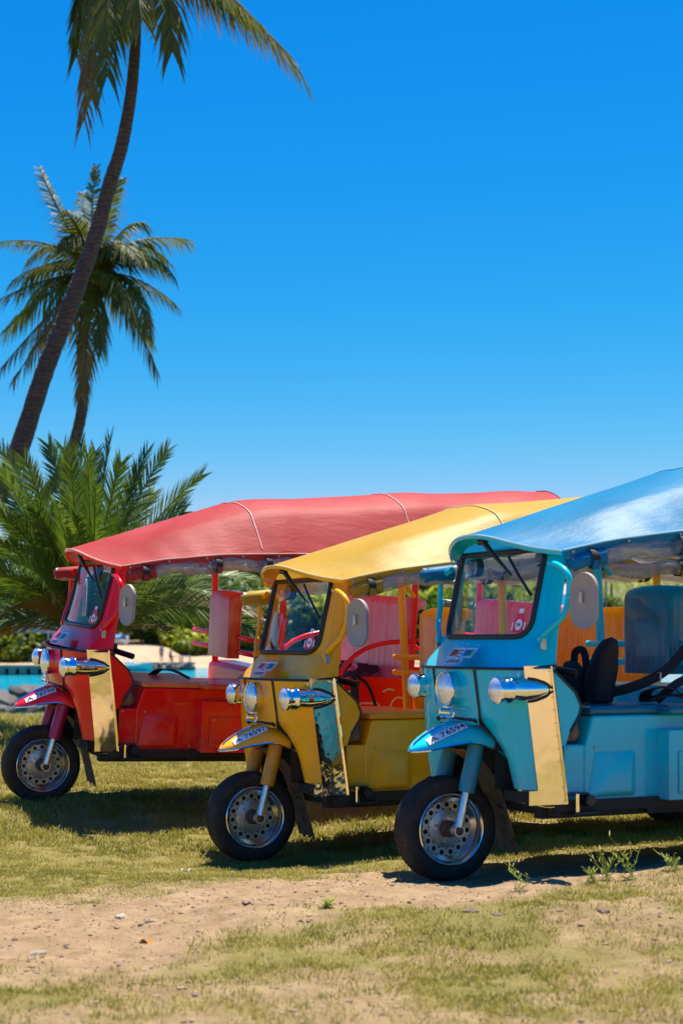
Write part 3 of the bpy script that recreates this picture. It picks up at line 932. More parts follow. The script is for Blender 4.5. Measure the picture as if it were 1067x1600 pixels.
def curtain_wrap(s):
    def f(mb):
        x0 = -.40 if s > 0 else -.20
        def P(x): return Vector((x, s * (roof_w(x) - .015 + (.10 * max(0, (x + .6) / .4) if s < 0 else 0)), edge_z(x) - .075))
        mb.tube([P(x0 + .006) + Vector((0, 0, -.012)), P(x0) + Vector((0, 0, -.010)), P(x0 - .04), P(x0 - .10), P(x0 - .17)], [.026, .034, .042, .045, .046], 14)
    return f
def curtain_tab(s, x):
    def f(mb):
        c = Vector((x, s * (roof_w(x) + .037), edge_z(x) - .105))
        mb.box(c.x - .016, c.x + .016, min(c.y, c.y - s * .012), max(c.y, c.y - s * .012), c.z - .022, c.z + .022)
    return f
def snaps(mb):
    for s in (1, -1):
        for x in np.linspace(-.40, XE[0] + .18, 14):
            p = roof_pt(x, s)
            mb.lathe([(.008, 0), (.006, s * .005), (.0005, s * .006)], p + Vector((0, s * .006, -.018)), 'y', 8)
def mirror_plate(s):
    def f(mb):
        H, W_ = .135, .078; pts = []
        for a in np.linspace(0, pi, 12): pts.append((W_ * cos(a), (H - W_) + W_ * sin(a)))
        for a in np.linspace(pi, 2 * pi, 12): pts.append((W_ * cos(a), -(H - W_) + W_ * sin(a)))
        n = len(pts); d = (0, .010, .016, .020)
        rot = Matrix.Rotation(R(18 * s), 3, 'Z'); c = Vector((-.335, .735, 1.395)) if s > 0 else Vector((-.43, -.62, 1.395))
        vs = []
        for k, (dx, sc) in enumerate(((.010, .94), (.012, .985), (.004, 1.0), (-.008, 1.0), (-.012, .96))):
            for y, z in pts: vs.append(c + rot @ Vector((dx, y * sc, z * (1 - (1 - sc) * .6))))
        fs = [(k * n + i, k * n + (i + 1) % n, (k + 1) * n + (i + 1) % n, (k + 1) * n + i) for k in range(4) for i in range(n)]
        fs += [tuple(range(n)), tuple(range(4 * n, 5 * n))]
        mb.add(vs, fs)
    return f
def mirror_arm(s):
    def f(mb):
        P = [Vector((-.31, s * .475, 1.585)), Vector((-.315, s * .54, 1.570)), Vector((-.32, s * .605, 1.535)), Vector((-.325, s * .625, 1.49)), Vector((-.322, s * .62, 1.40)),
             Vector((-.305, s * .605, 1.33)), Vector((-.28, s * .57, 1.285)), Vector((-.25, s * .50, 1.225))]
        mb.tube(spline(P), .0155, 12)
        if s > 0: mb.tube([(-.322, s * .62, 1.415), (-.335, s * .70, 1.415)], .017, 8)
        mb.lathe([(.020, -.014), (.020, .014)], (-.25, s * .502, 1.215), 'y', 12, caps=True)
    return f
def mirror_clamp(s):
    def f(mb):
        if s > 0: mb.tube([(-.335, .70, 1.415), (-.318, .735, 1.41)], .017, 8); mb.tube([(-.315, .735, 1.437), (-.315, .735, 1.385)], .011, 8)
        else: mb.tube([(-.325, -.60, 1.415), (-.42, -.61, 1.41)], .017, 8)
        mb.box(-.262, -.238, s * .515 - .008, s * .515 + .008, 1.165, 1.215)
    return f
def wiper(y0, y1, z0, z1, yb0, yb1, zb0, zb1):
    def f(mb):
        a = Vector((-.185, y0, z0)); b = cowl_pt(y1, z1, .022)
        mb.tube([a + Vector((0, -.045, .004)), a + Vector((0, .012, .004))], .016, 10)
        mb.tube([a, a.lerp(b, .35) + Vector((.004, 0, 0)), b], [.016, .013, .006], 8)
        n = 8
        mb.tube([cowl_pt(lerp(yb0, yb1, k / n), lerp(zb0, zb1, k / n), .020) for k in range(n + 1)], .008, 6)
    return f
def handlebar(mb):
    mb.tube([(-.36, -.30, 1.08), (-.34, -.12, 1.10), (-.34, .12, 1.10), (-.36, .30, 1.08), (-.42, .40, 1.06)], .013, 8)
def grips(side):
    def f(mb):
        for s in (side,):
            mb.tube([(-.375, s * .33, 1.075), (-.47, s * .47, 1.045)], .020, 10)
            mb.box(-.40, -.345, min(s * .27, s * .34), max(s * .27, s * .34), 1.05, 1.12)
            mb.tube([(-.355, s * .30, 1.075), (-.37, s * .44, 1.09)], .006, 6)
    return f
def stirrup(side):
    def f(mb):
        for s in (side,): mb.tube([(-.425, s * .545, .375), (-.425, s * .545, .465)], .011, 10)
    return f
def peg(side):
    def f(mb):
        for s in (side,):
            mb.tube([(-.49, s * .49, .43), (-.49, s * .57, .43)], .030, 10)
            mb.box(-.55, -.40, s * .53 - .035, s * .53 + .035, .365, .378)
            mb.box(-.50, -.38, s * .52 - .02, s * .52 + .02, .455, .468)
    return f
def pedal_cover(mb):
    rr = random.Random(5)
    def g(u, v):
        a, b = 2 * pi * u, pi * v
        r = .062 * (1 + .25 * mnoise.noise(Vector((cos(a) * 2, sin(a) * 2, b * 2))))
        return (-.435 + r * 1.1 * sin(b) * cos(a), .43 + r * sin(b) * sin(a), .765 - .9 * r * cos(b))
    mb.grid(g, 18, 10)
def side_panel(s):
    def f(mb):
        P = [(-1.96, .41), (-1.96, .93), (-2.0, .95), (-4.18, .95), (-4.18, .41), (-3.74, .41)]
        P += [(-3.42 + .32 * cos(a) * -1, .41 + .30 * sin(a)) for a in np.linspace(0, pi, 9)][::1] if False else [(-3.42 - .32 * cos(a), .41 + .30 * sin(a)) for a in np.linspace(0, pi, 9)]
        P += [(-3.10, .41)] if False else []
        mb.prism(P, min(s * .575, s * .60), max(s * .575, s * .60))
        mb.box(-2.0, -1.955, min(s * .30, s * .60), max(s * .30, s * .60), .43, .93)
    return f
def rear_panel(mb): mb.box(-4.20, -4.16, -.60, .60, .41, 1.25)
def rear_bench(x):
    def f(mb): mb.box(x - .50, x - .02, -.56, .56, .43, .83)
    return f
def entry_rail(s):
    def f(mb):
        P = [(-1.90, .88), (-1.93, .97), (-2.0, 1.07), (-2.12, 1.15), (-2.28, 1.195), (-2.47, 1.21)]
        mb.tube(spline([(x, s * .60, z) for x, z in P]), .017, 12)
    return f
def arm_rails(side):
    def f(mb):
        for s in (side,):
            mb.tube([(-2.5, s * .6, 1.22), (-3.0, s * .6, 1.20), (-3.3, s * .6, .97)], .015, 8)
            mb.tube([(-3.55, s * .6, 1.22), (-4.0, s * .6, 1.20), (-4.15, s * .6, .97)], .015, 8)
    return f

def spline(pts, k=5):
    P = [Vector(p) for p in pts]; Q = []
    for i in range(len(P) - 1):
        p0, p1, p2, p3 = P[max(i - 1, 0)], P[i], P[i + 1], P[min(i + 2, len(P) - 1)]
        for j in range(k):
            t_ = j / k
            Q.append(.5 * ((2 * p1) + (p2 - p0) * t_ + (2 * p0 - 5 * p1 + 4 * p2 - p3) * t_ ** 2 + (3 * p1 - p0 - 3 * p2 + p3) * t_ ** 3))
    return Q + [P[-1]]
def ribbon(mb, pts, w=.024, th=.002, side=None):
    P = [Vector(p) for p in pts]
    # Catmull-Rom smoothing
    Q = []
    for i in range(len(P) - 1):
        p0, p1, p2, p3 = P[max(i - 1, 0)], P[i], P[i + 1], P[min(i + 2, len(P) - 1)]
        for k in range(6):
            t_ = k / 6
            Q.append(.5 * ((2 * p1) + (p2 - p0) * t_ + (2 * p0 - 5 * p1 + 4 * p2 - p3) * t_ ** 2 + (3 * p1 - p0 - 3 * p2 + p3) * t_ ** 3))
    Q.append(P[-1])
    vs = []
    for i, q in enumerate(Q):
        d = (Q[min(i + 1, len(Q) - 1)] - Q[max(i - 1, 0)]).normalized()
        s_ = d.cross(side or Vector((1, .6, 0)).normalized())
        s_ = s_.normalized() if s_.length > 1e-4 else Vector((0, 0, 1))
        nn = d.cross(s_)
        vs += [q + s_ * w + nn * th, q - s_ * w + nn * th, q - s_ * w - nn * th, q + s_ * w - nn * th]
    fs = []
    for i in range(len(Q) - 1):
        a, b = i * 4, i * 4 + 4
        fs += [(a + j, a + (j + 1) % 4, b + (j + 1) % 4, b + j) for j in range(4)]
    mb.add(vs, fs)

# lettering from Blender's built-in font
def text2d(s, size=1.0, bold=0.0):
    cu = bpy.data.curves.new('lettering', 'FONT'); cu.body = s; cu.size = size; cu.align_x = 'LEFT'; cu.resolution_u = 3; cu.offset = bold
    o = bpy.data.objects.new('lettering', cu); COL.objects.link(o)
    bpy.context.view_layer.update()
    me = o.evaluated_get(bpy.context.evaluated_depsgraph_get()).to_mesh()
    V = [(v.co.x, v.co.y) for v in me.vertices]; F_ = [tuple(p.vertices) for p in me.polygons]
    bpy.data.objects.remove(o); bpy.data.curves.remove(cu)
    return V, F_
def fit_text(s, bold=.0):
    V, F_ = text2d(s, 1.0, bold)
    x0 = min(v[0] for v in V); x1 = max(v[0] for v in V); y0 = min(v[1] for v in V); y1 = max(v[1] for v in V)
    return [((x - x0) / (x1 - x0), (y - y0) / (y1 - y0)) for x, y in V], F_

def plate_map(u, v, off):
    """u 0..1 along the sticker (towards the rear), v 0..1 upwards, on the left flank of the mudguard"""
    x = lerp(.142, -.050, u)
    lo, hi = lerp(66, 50, u), lerp(28, 27, u)
    return fen_pt(x, lerp(lo, hi, v), off)

LOGO_Y0, LOGO_Y1, LOGO_Z0, LOGO_Z1 = -.145, .105, 1.088, 1.19
def logo_map(u, v, off=.004): return cowl_pt(lerp(LOGO_Y0, LOGO_Y1, u), lerp(LOGO_Z0, LOGO_Z1, v), off)
def logo_quad(mb, u0, u1, v0, v1, off, skew=0.):
    mb.grid(lambda a, b: logo_map(lerp(u0, u1, a) + skew * b, lerp(v0, v1, b), off), 3, 3)

def make_tuktuk(color, plate, label, loc, heading, roll=0., pitch=0., extras=None):
    KNEE[0] = .14 if color == 'red' else 0.; XE[0] = -3.82 if color == 'red' else -4.28
    kn = .15 if color == 'red' else 0.
    P, PW, CV, VN = M[color], M[color + '_worn'], M[color + '_canvas'], M[color + '_vinyl']
    t_ = thing('tuk_tuk', label, 'tuk-tuk', loc, (R(roll), R(pitch), R(180 + heading)), 'tuk-tuks parked side by side')
    # running gear
    part('chassis', M['chassis'], t_, frame_rails); part('floor', M['chassis'], t_, floor_pan)
    make_wheel(t_, .265, 0, 0, 'front_wheel')
    for s in (1, -1): make_wheel(t_, .265, -3.42, s * .48, 'rear_wheel')
    for s in (1, -1):
        sl = part('fork_leg', PW, t_, fork_sleeve(s), key=('sl', s)); part('slider', M['fork'], sl, fork_slider(s), key=('sd', s))
    part('fork_yoke', M['hub'], t_, fork_yoke); part('mudflap', M['mudflap'], t_, mudflap, thick=.006)
    # front
    fe = part('front_mudguard', P, t_, fender, thick=.004)
    part('edge_trim', M['chrome'], fe, fender_trim); part('crest_trim', M['chrome'], fe, fender_flash); part('rubber_seal', M['black'], fe, fender_seal)
    pl = MB(); pl.grid(lambda u, v: plate_map(u, v, .0045), 16, 6); pl.build('number_plate', M['white'], fe)
    V, F_ = fit_text(plate, .012); lt = MB(); lt.add([plate_map(.05 + .90 * u, .16 + .68 * v, .0065) for u, v in V], F_)
    lo = lt.build('lettering', M['ink'], fe); lo['label'] = 'black lettering reading ' + plate
    no = part('nose_panel', P, t_, nose); part('chrome_badge', M['chrome'], no, badge)
    for s in (1, -1):
        sh = part('leg_shield', P, t_, shield(s), key=('sh', s)); part('rubber_seal', M['black'], sh, shield_seal(s), key=('ss', s))
        st = part('polished_strip', M['brass'] if color != 'yellow' else M['strip'], t_, strip(s), key=('st', s), thick=.003); part('edge_bead', M['brass'], st, strip_bead(s), key=('sb', s)); part('rivets', M['steel'], st, strip_rivets(s), key=('rv', s))['kind'] = 'stuff'
        wg = part('wing_panel', P, t_, wing(s), key=('wg', s), bevel=.004); part('edge_trim', M['black'], wg, wing_edge(s), key=('we', s))
        ib = part('indicator', M['chrome'], t_, ind_body(s), key=('ib', s)); part('lens', M['lens'], ib, ind_lens(s), key=('il', s)); part('rubber_ring', M['black'], ib, ind_seal(s), key=('is', s))
    hb = part('headlight', M['chrome'], t_, headlight_bowl(1), key='hb'); part('lens', M['lens'], hb, headlight_lens(1), key='hl'); part('rubber_ring', M['black'], hb, headlight_base(1), key='hr')
    part('firewall', M['chassis'], t_, firewall)
    for s in (1, -1): part('wheel_well', M['chassis'], t_, inner_wells(s), key=('iw', s))
    cw = part('windscreen_cowl', P, t_, cowl_front, smooth=50, thick=.004); part('waist_seal', M['black'], cw, waist_seal)
    gl = part('windscreen', M['glass'], t_, ws_glass); part('rubber_frame', M['black'], gl, ring_tube(.015, 1.0, .002)); 
    part('dashboard', M['plastic'], t_, dash, bevel=.015)
    hd = part('handlebar', M['chrome'], t_, handlebar)
    for s in (1, -1): part('grip', M['plastic'], hd, grips(s), key=('gr', s))
    part('wiper', M['plastic'], t_, wiper(.07, .235, 1.700, 1.530, .185, .385, 1.625, 1.430))
    # front emblem: two colour blocks with letters, a lighthouse between them, the word below
    bk = MB(); logo_quad(bk, .03, .44, .33, .80, .0030, .02); logo_quad(bk, .57, .99, .33, .80, .0030, .02); logo_quad(bk, .14, .76, .03, .27, .0030); bk.build('emblem_outline', M['white'], cw)['kind'] = 'stuff'
    em = MB(); logo_quad(em, .06, .40, .38, .74, .0040, .02); em = em.build('front_emblem', M['s_pink' if color == 'yellow' else 's_red'], cw)
    for u0, u1, k in ((.25, .41, 's_orange'), (.60, .80, 's_blue'), (.78, .96, 's_green')):
        b = MB(); logo_quad(b, u0, u1, .38, .74, .0048, .02); b.build('colour_block', M[k], cw)
    V, F_ = fit_text('TUK', .02)
    for u0 in (.10, .63):
        b = MB(); b.add([logo_map(u0 + .29 * u, .44 + .25 * v, .006) for u, v in V], F_); b.build('lettering', M['ink'], cw)
    b = MB(); logo_quad(b, .44, .57, .30, .86, .005); logo_quad(b, .475, .545, .86, 1.0, .005); b.build('lighthouse', M['white'], cw)
    b = MB(); [logo_quad(b, .435, .575, z, z + .05, .0062) for z in (.36, .50, .64)]; logo_quad(b, .46, .56, .82, .87, .0062); logo_quad(b, .48, .54, .91, .96, .0062); b.build('lighthouse_bands', M['ink'], cw)
    V, F_ = fit_text('ADVENTURES', .02)
    b = MB(); b.add([logo_map(.17 + .56 * u, .06 + .18 * v, .0045) for u, v in V], F_); b.build('lettering', M['ink'], cw)
    rr = random.Random(4); b = MB()
    for k in range(16):
        u, v = rr.uniform(-.02, 1.04), rr.uniform(.2, 1.1); logo_quad(b, u, u + .018, v, v + .035, .0035)
    b.build('speckles', M['white'], cw)
    # round window sticker shaped like a small front view
    b = MB()
    def wq(u0, u1, v0, v1, off):
        b.grid(lambda a, c_: cowl_pt(.285 + .085 * lerp(u0, u1, a), 1.24 + .125 * lerp(v0, v1, c_), off), 2, 2)
    wq(.12, .88, .05, .62, .003); wq(.22, .78, .62, .80, .003); wq(.0, .14, .10, .50, .003); wq(.86, 1.0, .10, .50, .003); b.build('window_sticker', M['s_red'], gl)
    b = MB(); wq(.34, .66, .82, 1.0, .003); b.build('sticker_top', M['white'], gl)
    for u0 in (0., .90): b = MB(); wq(u0, u0 + .10, .14, .46, .005); b.build('sticker_lamp', M['white'], gl)
    b = MB()
    cc = [(.5 + .26 * cos(a), .36 + .22 * sin(a)) for a in np.linspace(0, 2 * pi, 17)[:-1]]
    b.add([cowl_pt(.285 + .085 * u, 1.24 + .125 * v, .005) for u, v in cc], [tuple(range(16))]); b.build('sticker_disc', M['white'], gl)
    V, F_ = fit_text('TUK', .03); b = MB(); b.add([cowl_pt(.285 + .085 * (.33 + .34 * u), 1.24 + .125 * (.30 + .12 * v), .0065) for u, v in V], F_); b.build('lettering', M['ink'], gl)
    # roof
    part('roof_frame', P, t_, roof_frame, key=('rfr', kn))
    rf = part('canvas_roof', CV, t_, roof_skin, key=('skin', kn), smooth=28)
    part('piping', simple_piping[color], rf, roof_piping, key=('pipe', kn))
    for x in (-1.44 + kn, -2.60 + kn, -3.5): part('seam', simple_piping[color], rf, roof_seam(x), key=('seam', x))
    part('snap_studs', M['steel'], rf, snaps, key=('snap', kn))['kind'] = 'stuff'
    part('sun_visor', P, t_, visor, thick=.004)
    for s in (1, -1):
        cu = part('rolled_curtain', M['curtain'], t_, curtain(s), key=('cu', s, kn)); part('end_wrap', CV, cu, curtain_wrap(s), key=('cw', s)); 
        for x in TIES: part('tie_strap', M['belt'], cu, curtain_tie(s, x), key=('ct', s, x)); part('tie_tab', CV, cu, curtain_tab(s, x), key=('cb', s, x))
        ma = part('mirror', M['mirror_back'], t_, mirror_plate(s), key=('mp', s), smooth=50); part('mirror_arm', P, ma, mirror_arm(s), key=('ma', s)); part('clamp', M['steel'], ma, mirror_clamp(s), key=('mc', s))
    # posts
    for s in (1, -1):
        part('roof_post', P, t_, post((-1.27 if s < 0 else -1.40) - kn * .7, s * .52, (-1.33 if s < 0 else -1.40) - kn * .7, s * .50 if s < 0 else s * .55, 1.76, .024), key=('p1', s, kn))
        part('roof_post', P, t_, post(-2.48, s * .59, -2.48, s * .59, 1.80, .024), key=('p2', s))
        part('roof_post', P, t_, post(XE[0] + .16, s * .59, XE[0] + .16, s * .59, 1.83, .024), key=('p3', s, kn))
        part('roof_brace', P, t_, lambda mb, s=s: mb.tube([(-1.40, s * .56, 1.58), (-1.28, s * .58, 1.72)], .012, 8), key=('br', s))
    for z in (1.19, 1.09): part('handrail', P, t_, rails(z), key=('hr', z))
    for s in (1, -1): part('entry_rail', P, t_, entry_rail(s), key=('er', s))
    for s in (1, -1): part('arm_rail', P, t_, arm_rails(s), key=('ar', s))
    # driver's place
    part('kick_panel', P, t_, kick_panel, bevel=.012); sb = part('seat_box', P, t_, seat_box, bevel=.014); part('bolts', M['steel'], sb, bolts)['kind'] = 'stuff'
    for s in (1, -1): part('side_locker', P, t_, side_locker(s), key=('lk', s), bevel=.016, seg=3)
    part('partition_box', P, t_, partition_box, bevel=.02)
    part('seat_cushion', VN, t_, cushion(-1.02, -.53, -.30, .50, .842, .885), key='c1', bevel=.018, seg=3)
    part('seat_cushion', VN, t_, cushion(-1.36, -.93, .17, .615, .842, .880), key='c2', bevel=.016, seg=3)
    part('driver_backrest', VN, t_, seat_back(-1.24, -.225, .225, 1.03, 1.485, .15), key='db', smooth=62)
    for s in (1, -1): part('stirrup', M['brass'], t_, stirrup(s), key=('sr', s)); part('foot_peg', M['plastic'], t_, peg(s), key=('pg', s), bevel=.004)
    part('pedal_cover', M['mudflap'], t_, pedal_cover)
    # passengers' place
    for s in (1, -1): part('side_panel', P, t_, side_panel(s), key=('sp', s), bevel=.006)
    part('rear_panel', P, t_, rear_panel, bevel=.006)
    for x in (-1.98, -3.15):
        part('bench', P, t_, rear_bench(x), key=('rb', x), bevel=.01)
        part('bench_cushion', VN, t_, cushion(x - .48, x + .01, -.57, .57, .832, .90), key=('bc', x), bevel=.022, seg=3)
        part('bench_backrest', M['red_drape'] if color == 'red' else VN, t_, seat_back(x - .46, -.54, .54, .92, 1.50, .17, .095, .09), key=('bb', x), smooth=62)
    if extras: extras(t_)
    return t_

simple_piping = {'blue': simple('pale_blue_piping', (.35, .62, .75), .4, var=.05), 'yellow': simple('pale_yellow_piping', (.80, .66, .30), .4, var=.05), 'red': simple('pale_red_piping', (.75, .45, .38), .5, var=.05)}

def blue_extras(t_):
    b = MB(); ribbon(b, [(-1.20, .42, 1.20), (-1.08, .38, 1.06), (-.96, .30, .98), (-.84, .16, .93), (-.80, .05, .92)], .026); b.build('seat_belt', M['belt'], t_)
    b = MB(); ribbon(b, [(-1.22, .46, 1.03), (-1.10, .44, .99), (-1.0, .40, .90)], .022); b.build('seat_belt', M['belt'], t_)
    b = MB()
    c = Vector((-1.035, .355, 1.024)); b.box(c.x - .004, c.x + .004, c.y - .035, c.y + .035, c.z - .022, c.z - .014); b.box(c.x - .004, c.x + .004, c.y - .035, c.y + .035, c.z + .014, c.z + .022)
    b.box(c.x - .004, c.x + .004, c.y - .035, c.y - .028, c.z - .02, c.z + .02); b.box(c.x - .004, c.x + .004, c.y + .028, c.y + .035, c.z - .02, c.z + .02); b.build('belt_buckle', M['steel'], t_)
    for k, pts in enumerate(([(-1.0, .30, .895), (-.98, .36, .95), (-1.04, .46, .97), (-1.12, .52, .90)], [(-1.05, .22, .90), (-1.1, .34, .93), (-1.2, .45, .92), (-1.28, .52, .90)], [(-.96, .40, .90), (-1.02, .50, .93), (-1.12, .56, .90)])):
        b = MB(); ribbon(b, pts, .03, .004, Vector((0, 0, 1))); b.build('seat_belt', M['belt'], t_)
def yellow_extras(t_):
    b = MB(); ribbon(b, [(-2.30, -.52, 1.12), (-2.35, -.40, 1.10), (-2.38, -.28, 1.06), (-2.36, -.18, .98), (-2.3, -.05, .93)], .024); b.build('seat_belt', M['belt'], t_)
    b = MB(); ribbon(b, [(-2.28, -.10, .92), (-2.34, .0, 1.06), (-2.38, .10, 1.10), (-2.36, .18, 1.0), (-2.3, .2, .92)], .026); b.build('seat_belt', M['belt'], t_)
def red_extras(t_):
    b = MB()
    ribbon(b, [(-2.30, -.30, .93), (-2.25, -.10, .96), (-2.20, .12, .99), (-2.10, .30, .955), (-2.05, .45, .94), (-2.02, .60, .955), (-2.03, .635, .86), (-2.04, .63, .72), (-2.06, .63, .64)], .034); b.build('seat_belt', M['belt'], t_)
    b = MB(); ribbon(b, [(-2.05, .58, .96), (-2.12, .645, .90), (-2.20, .635, .74), (-2.18, .635, .66), (-2.10, .632, .64)], .012); b.build('seat_belt', M['belt'], t_)
    for a, c_ in ((.1, .22), (.25, .05), (-.1, -.25)):
        b = MB(); ribbon(b, [(-2.40, c_ - .1, 1.0), (-2.36, c_, .97), (-2.22, c_ + .1, .93), (-2.12, c_ + .22, .93), (-2.05, c_ + .26, .92)], .04, .004, Vector((0, 0, 1))); b.build('seat_belt', M['belt'], t_)
    b = MB(); ribbon(b, [(-.78, -.05, .89), (-.80, .05, .93), (-.86, .16, .935), (-.95, .24, .89)], .03, .004, Vector((0, 0, 1))); b.build('seat_belt', M['belt'], t_)
    # line drawing of a little three-wheeler with curls on the side panel
    b = MB()
    def L(pts, closed=False): b.tube([(-2.0 - .62 * u, .603, .60 + .32 * v) for u, v in pts], .0065, 5, closed=closed)
    def arc(cu, cv, ru, rv, a0, a1, n=12): return [(cu + ru * cos(R(a)), cv + rv * sin(R(a))) for a in np.linspace(a0, a1, n)]
    L([(.10, 0), (.10, .40), (.16, .52), (.36, .52), (.42, .40), (.42, 0)]); L([(.15, .22), (.15, .42), (.37, .42), (.37, .22)], True)
    L(arc(.17, .10, .03, .05, 0, 330), True); L(arc(.35, .10, .03, .05, 0, 330), True); L([(.05, .02), (.5, .02)])
    L(arc(.02, .62, .09, .16, -60, 180)); L(arc(.50, .42, .07, .10, 180, 340)); L(arc(.63, .44, .10, .22, 180, 20)); L(arc(.80, .20, .08, .14, 180, 30)); L(arc(.97, .30, .09, .12, 170, 20))
    L(arc(.84, .58, .025, .05, 0, 330), True); L([(.42, .78), (.50, .84), (.56, .82)]); L([(.44, .10), (.55, .10), (.60, .16), (.74, .16), (.78, .08), (.98, .10)])
    b.build('side_drawing', M['cream_line'], t_)

HEAD = 26
blue = make_tuktuk('blue', 'A 76594', 'turquoise blue tuk-tuk with plate A 76594, nearest and rightmost', (.52, 8.36, 0), HEAD, 0, 0, blue_extras)
yellow = make_tuktuk('yellow', 'A 76597', 'yellow tuk-tuk with plate A 76597 between the blue and red ones', (-.532, 9.775, -.09), HEAD, 0, 0, yellow_extras)
red = make_tuktuk('red', 'A 76790', 'red tuk-tuk with plate A 76790 parked farthest back by the date palm', (-2.06, 11.35, .10), 24.5, -3.6, -1.6, red_extras)

# black bag standing on the blue driver's seat
Wb = Matrix.Translation((.52, 8.36, 0)) @ Matrix.Rotation(R(180 + HEAD), 4, 'Z')
bag = thing('bag', 'slouching black fabric bag standing on the blue driver seat', 'bag', Wb @ Vector((-.80, .12, .886)), (0, 0, R(180 + HEAD)))
def lump(cx, cy, sx, sy, h, lean, seed):
    def f(mb):
        def g(u, v):
            a = 2 * pi * u
            k = [(0, 0), (0, 1), (.5, 1.03), (.8, .8), (.95, .5), (1, .0)]
            i = min(int(v * 5), 4); f_ = v * 5 - i; z = lerp(k[i][0], k[i + 1][0], f_); r = lerp(k[i][1], k[i + 1][1], f_)
            q = 1 + .14 * mnoise.noise(Vector((cos(a) * 1.4 + seed, sin(a) * 1.4, z * 3)))
            return (cx + sx * r * q * cos(a), cy + sy * r * q * sin(a) + lean * z * z, h * z)
        mb.grid(g, 20, 15)
    return f
for nm, args in (('pouch', (.02, -.13, .07, .075, .22, -.03, 1)), ('body', (-.02, .035, .075, .085, .34, .11, 5))):
    b = MB(); lump(*args)(b); bo = b.build(nm, M['belt'], bag, smooth=80); bo.modifiers.new('sub', 'SUBSURF').render_levels = 2
b = MB(); ribbon(b, [(0, -.16, .20), (.0, -.15, .26), (0, -.08, .27), (0, -.05, .20), (0, -.06, .12)], .02); b.build('strap', M['belt'], bag)

# ------------------------------------------------------------------ palms
def bez(a, b, c, t_): return a * (1 - t_) ** 2 + b * 2 * t_ * (1 - t_) + c * t_ * t_
def bez_d(a, b, c, t_): return ((b - a) * (1 - t_) + (c - b) * t_).normalized()
def frond_mesh(a, b, c, leaf=.45, n=46, width=.022, angle=55, hang=.5, vee=.3, bare=.12, seed=0, rach=.018, tip_len=.5, ragged=.15, roll=0.):
    """pinnate frond along the bezier a-b-c: a tapering midrib and two rows of leaflets"""
    rr = random.Random(seed); mb = MB()
    N = 14
    mb.tube([bez(a, b, c, i / N) for i in range(N + 1)], [lerp(rach, rach * .15, i / N) for i in range(N + 1)], 5)
    V = []; F_ = []
    for k in range(n):
        t_ = lerp(bare, 1.0, (k + rr.random() * .5) / n)
        p = bez(a, b, c, t_); d = bez_d(a, b, c, t_)
        up = Vector((0, 0, 1)) - d * d.z
        if up.length < .05: up = Vector((0, -1, 0)) - d * -d.y
        up.normalize(); up = Matrix.Rotation(R(roll), 3, d) @ up; side = d.cross(up)
        L = leaf * (min(1, .45 + 2.2 * (t_ - bare)) if t_ < .4 else lerp(1, tip_len, (t_ - .4) / .6)) * rr.uniform(1 - ragged, 1 + ragged * .4)
        for s in (1, -1):
            if rr.random() < ragged * .25: continue
            an = R(lerp(angle, angle * .45, t_) + rr.uniform(-7, 7))
            dirv = (d * cos(an) + (side * s + up * (vee + rr.uniform(-.12, .12))).normalized() * sin(an)).normalized()
            q1 = p + dirv * L * .5 + Vector((0, 0, -hang * L * .12))
            q2 = p + dirv * L * (.97 - .12 * hang) + Vector((0, 0, -hang * L * .52))
            wv_ = dirv.cross(up + side * s * rr.uniform(-.5, .5)).normalized() * width * rr.uniform(.8, 1.2)
            i0 = len(mb.v) + len(V)
            V += [p + wv_ * .4, p - wv_ * .4, q1 - wv_ * .5, q1 + wv_ * .5, q2]
            F_ += [(i0, i0 + 1, i0 + 2, i0 + 3), (i0 + 3, i0 + 2, i0 + 4)]
    o = len(mb.v); mb.v += [tuple(v) for v in V]; mb.f += F_; mb.m += [0] * len(F_)
    me = bpy.data.meshes.new('frond'); me.from_pydata(mb.v, [], mb.f)
    return me
def trunk_mesh(pts, r0, r1, rings=True, n=14):
    mb = MB(); P = [Vector(p) for p in pts]; Q = []
    for i in range(len(P) - 1):
        p0, p1, p2, p3 = P[max(i - 1, 0)], P[i], P[i + 1], P[min(i + 2, len(P) - 1)]
        for k in range(24):
            t_ = k / 24
            Q.append(.5 * ((2 * p1) + (p2 - p0) * t_ + (2 * p0 - 5 * p1 + 4 * p2 - p3) * t_ ** 2 + (3 * p1 - p0 - 3 * p2 + p3) * t_ ** 3))
    Q.append(P[-1]); m = len(Q)
    rad = [lerp(r0, r1, i / (m - 1)) * (1 + (.025 * ((i % 5) == 0) if rings else 0) + .06 * mnoise.noise(Vector((0, seed_, i * .35))) ) for i, seed_ in ((i, r0 * 10) for i in range(m))]
    mb.tube(Q, rad, n)
    return mb.mesh('trunk', smooth=70)

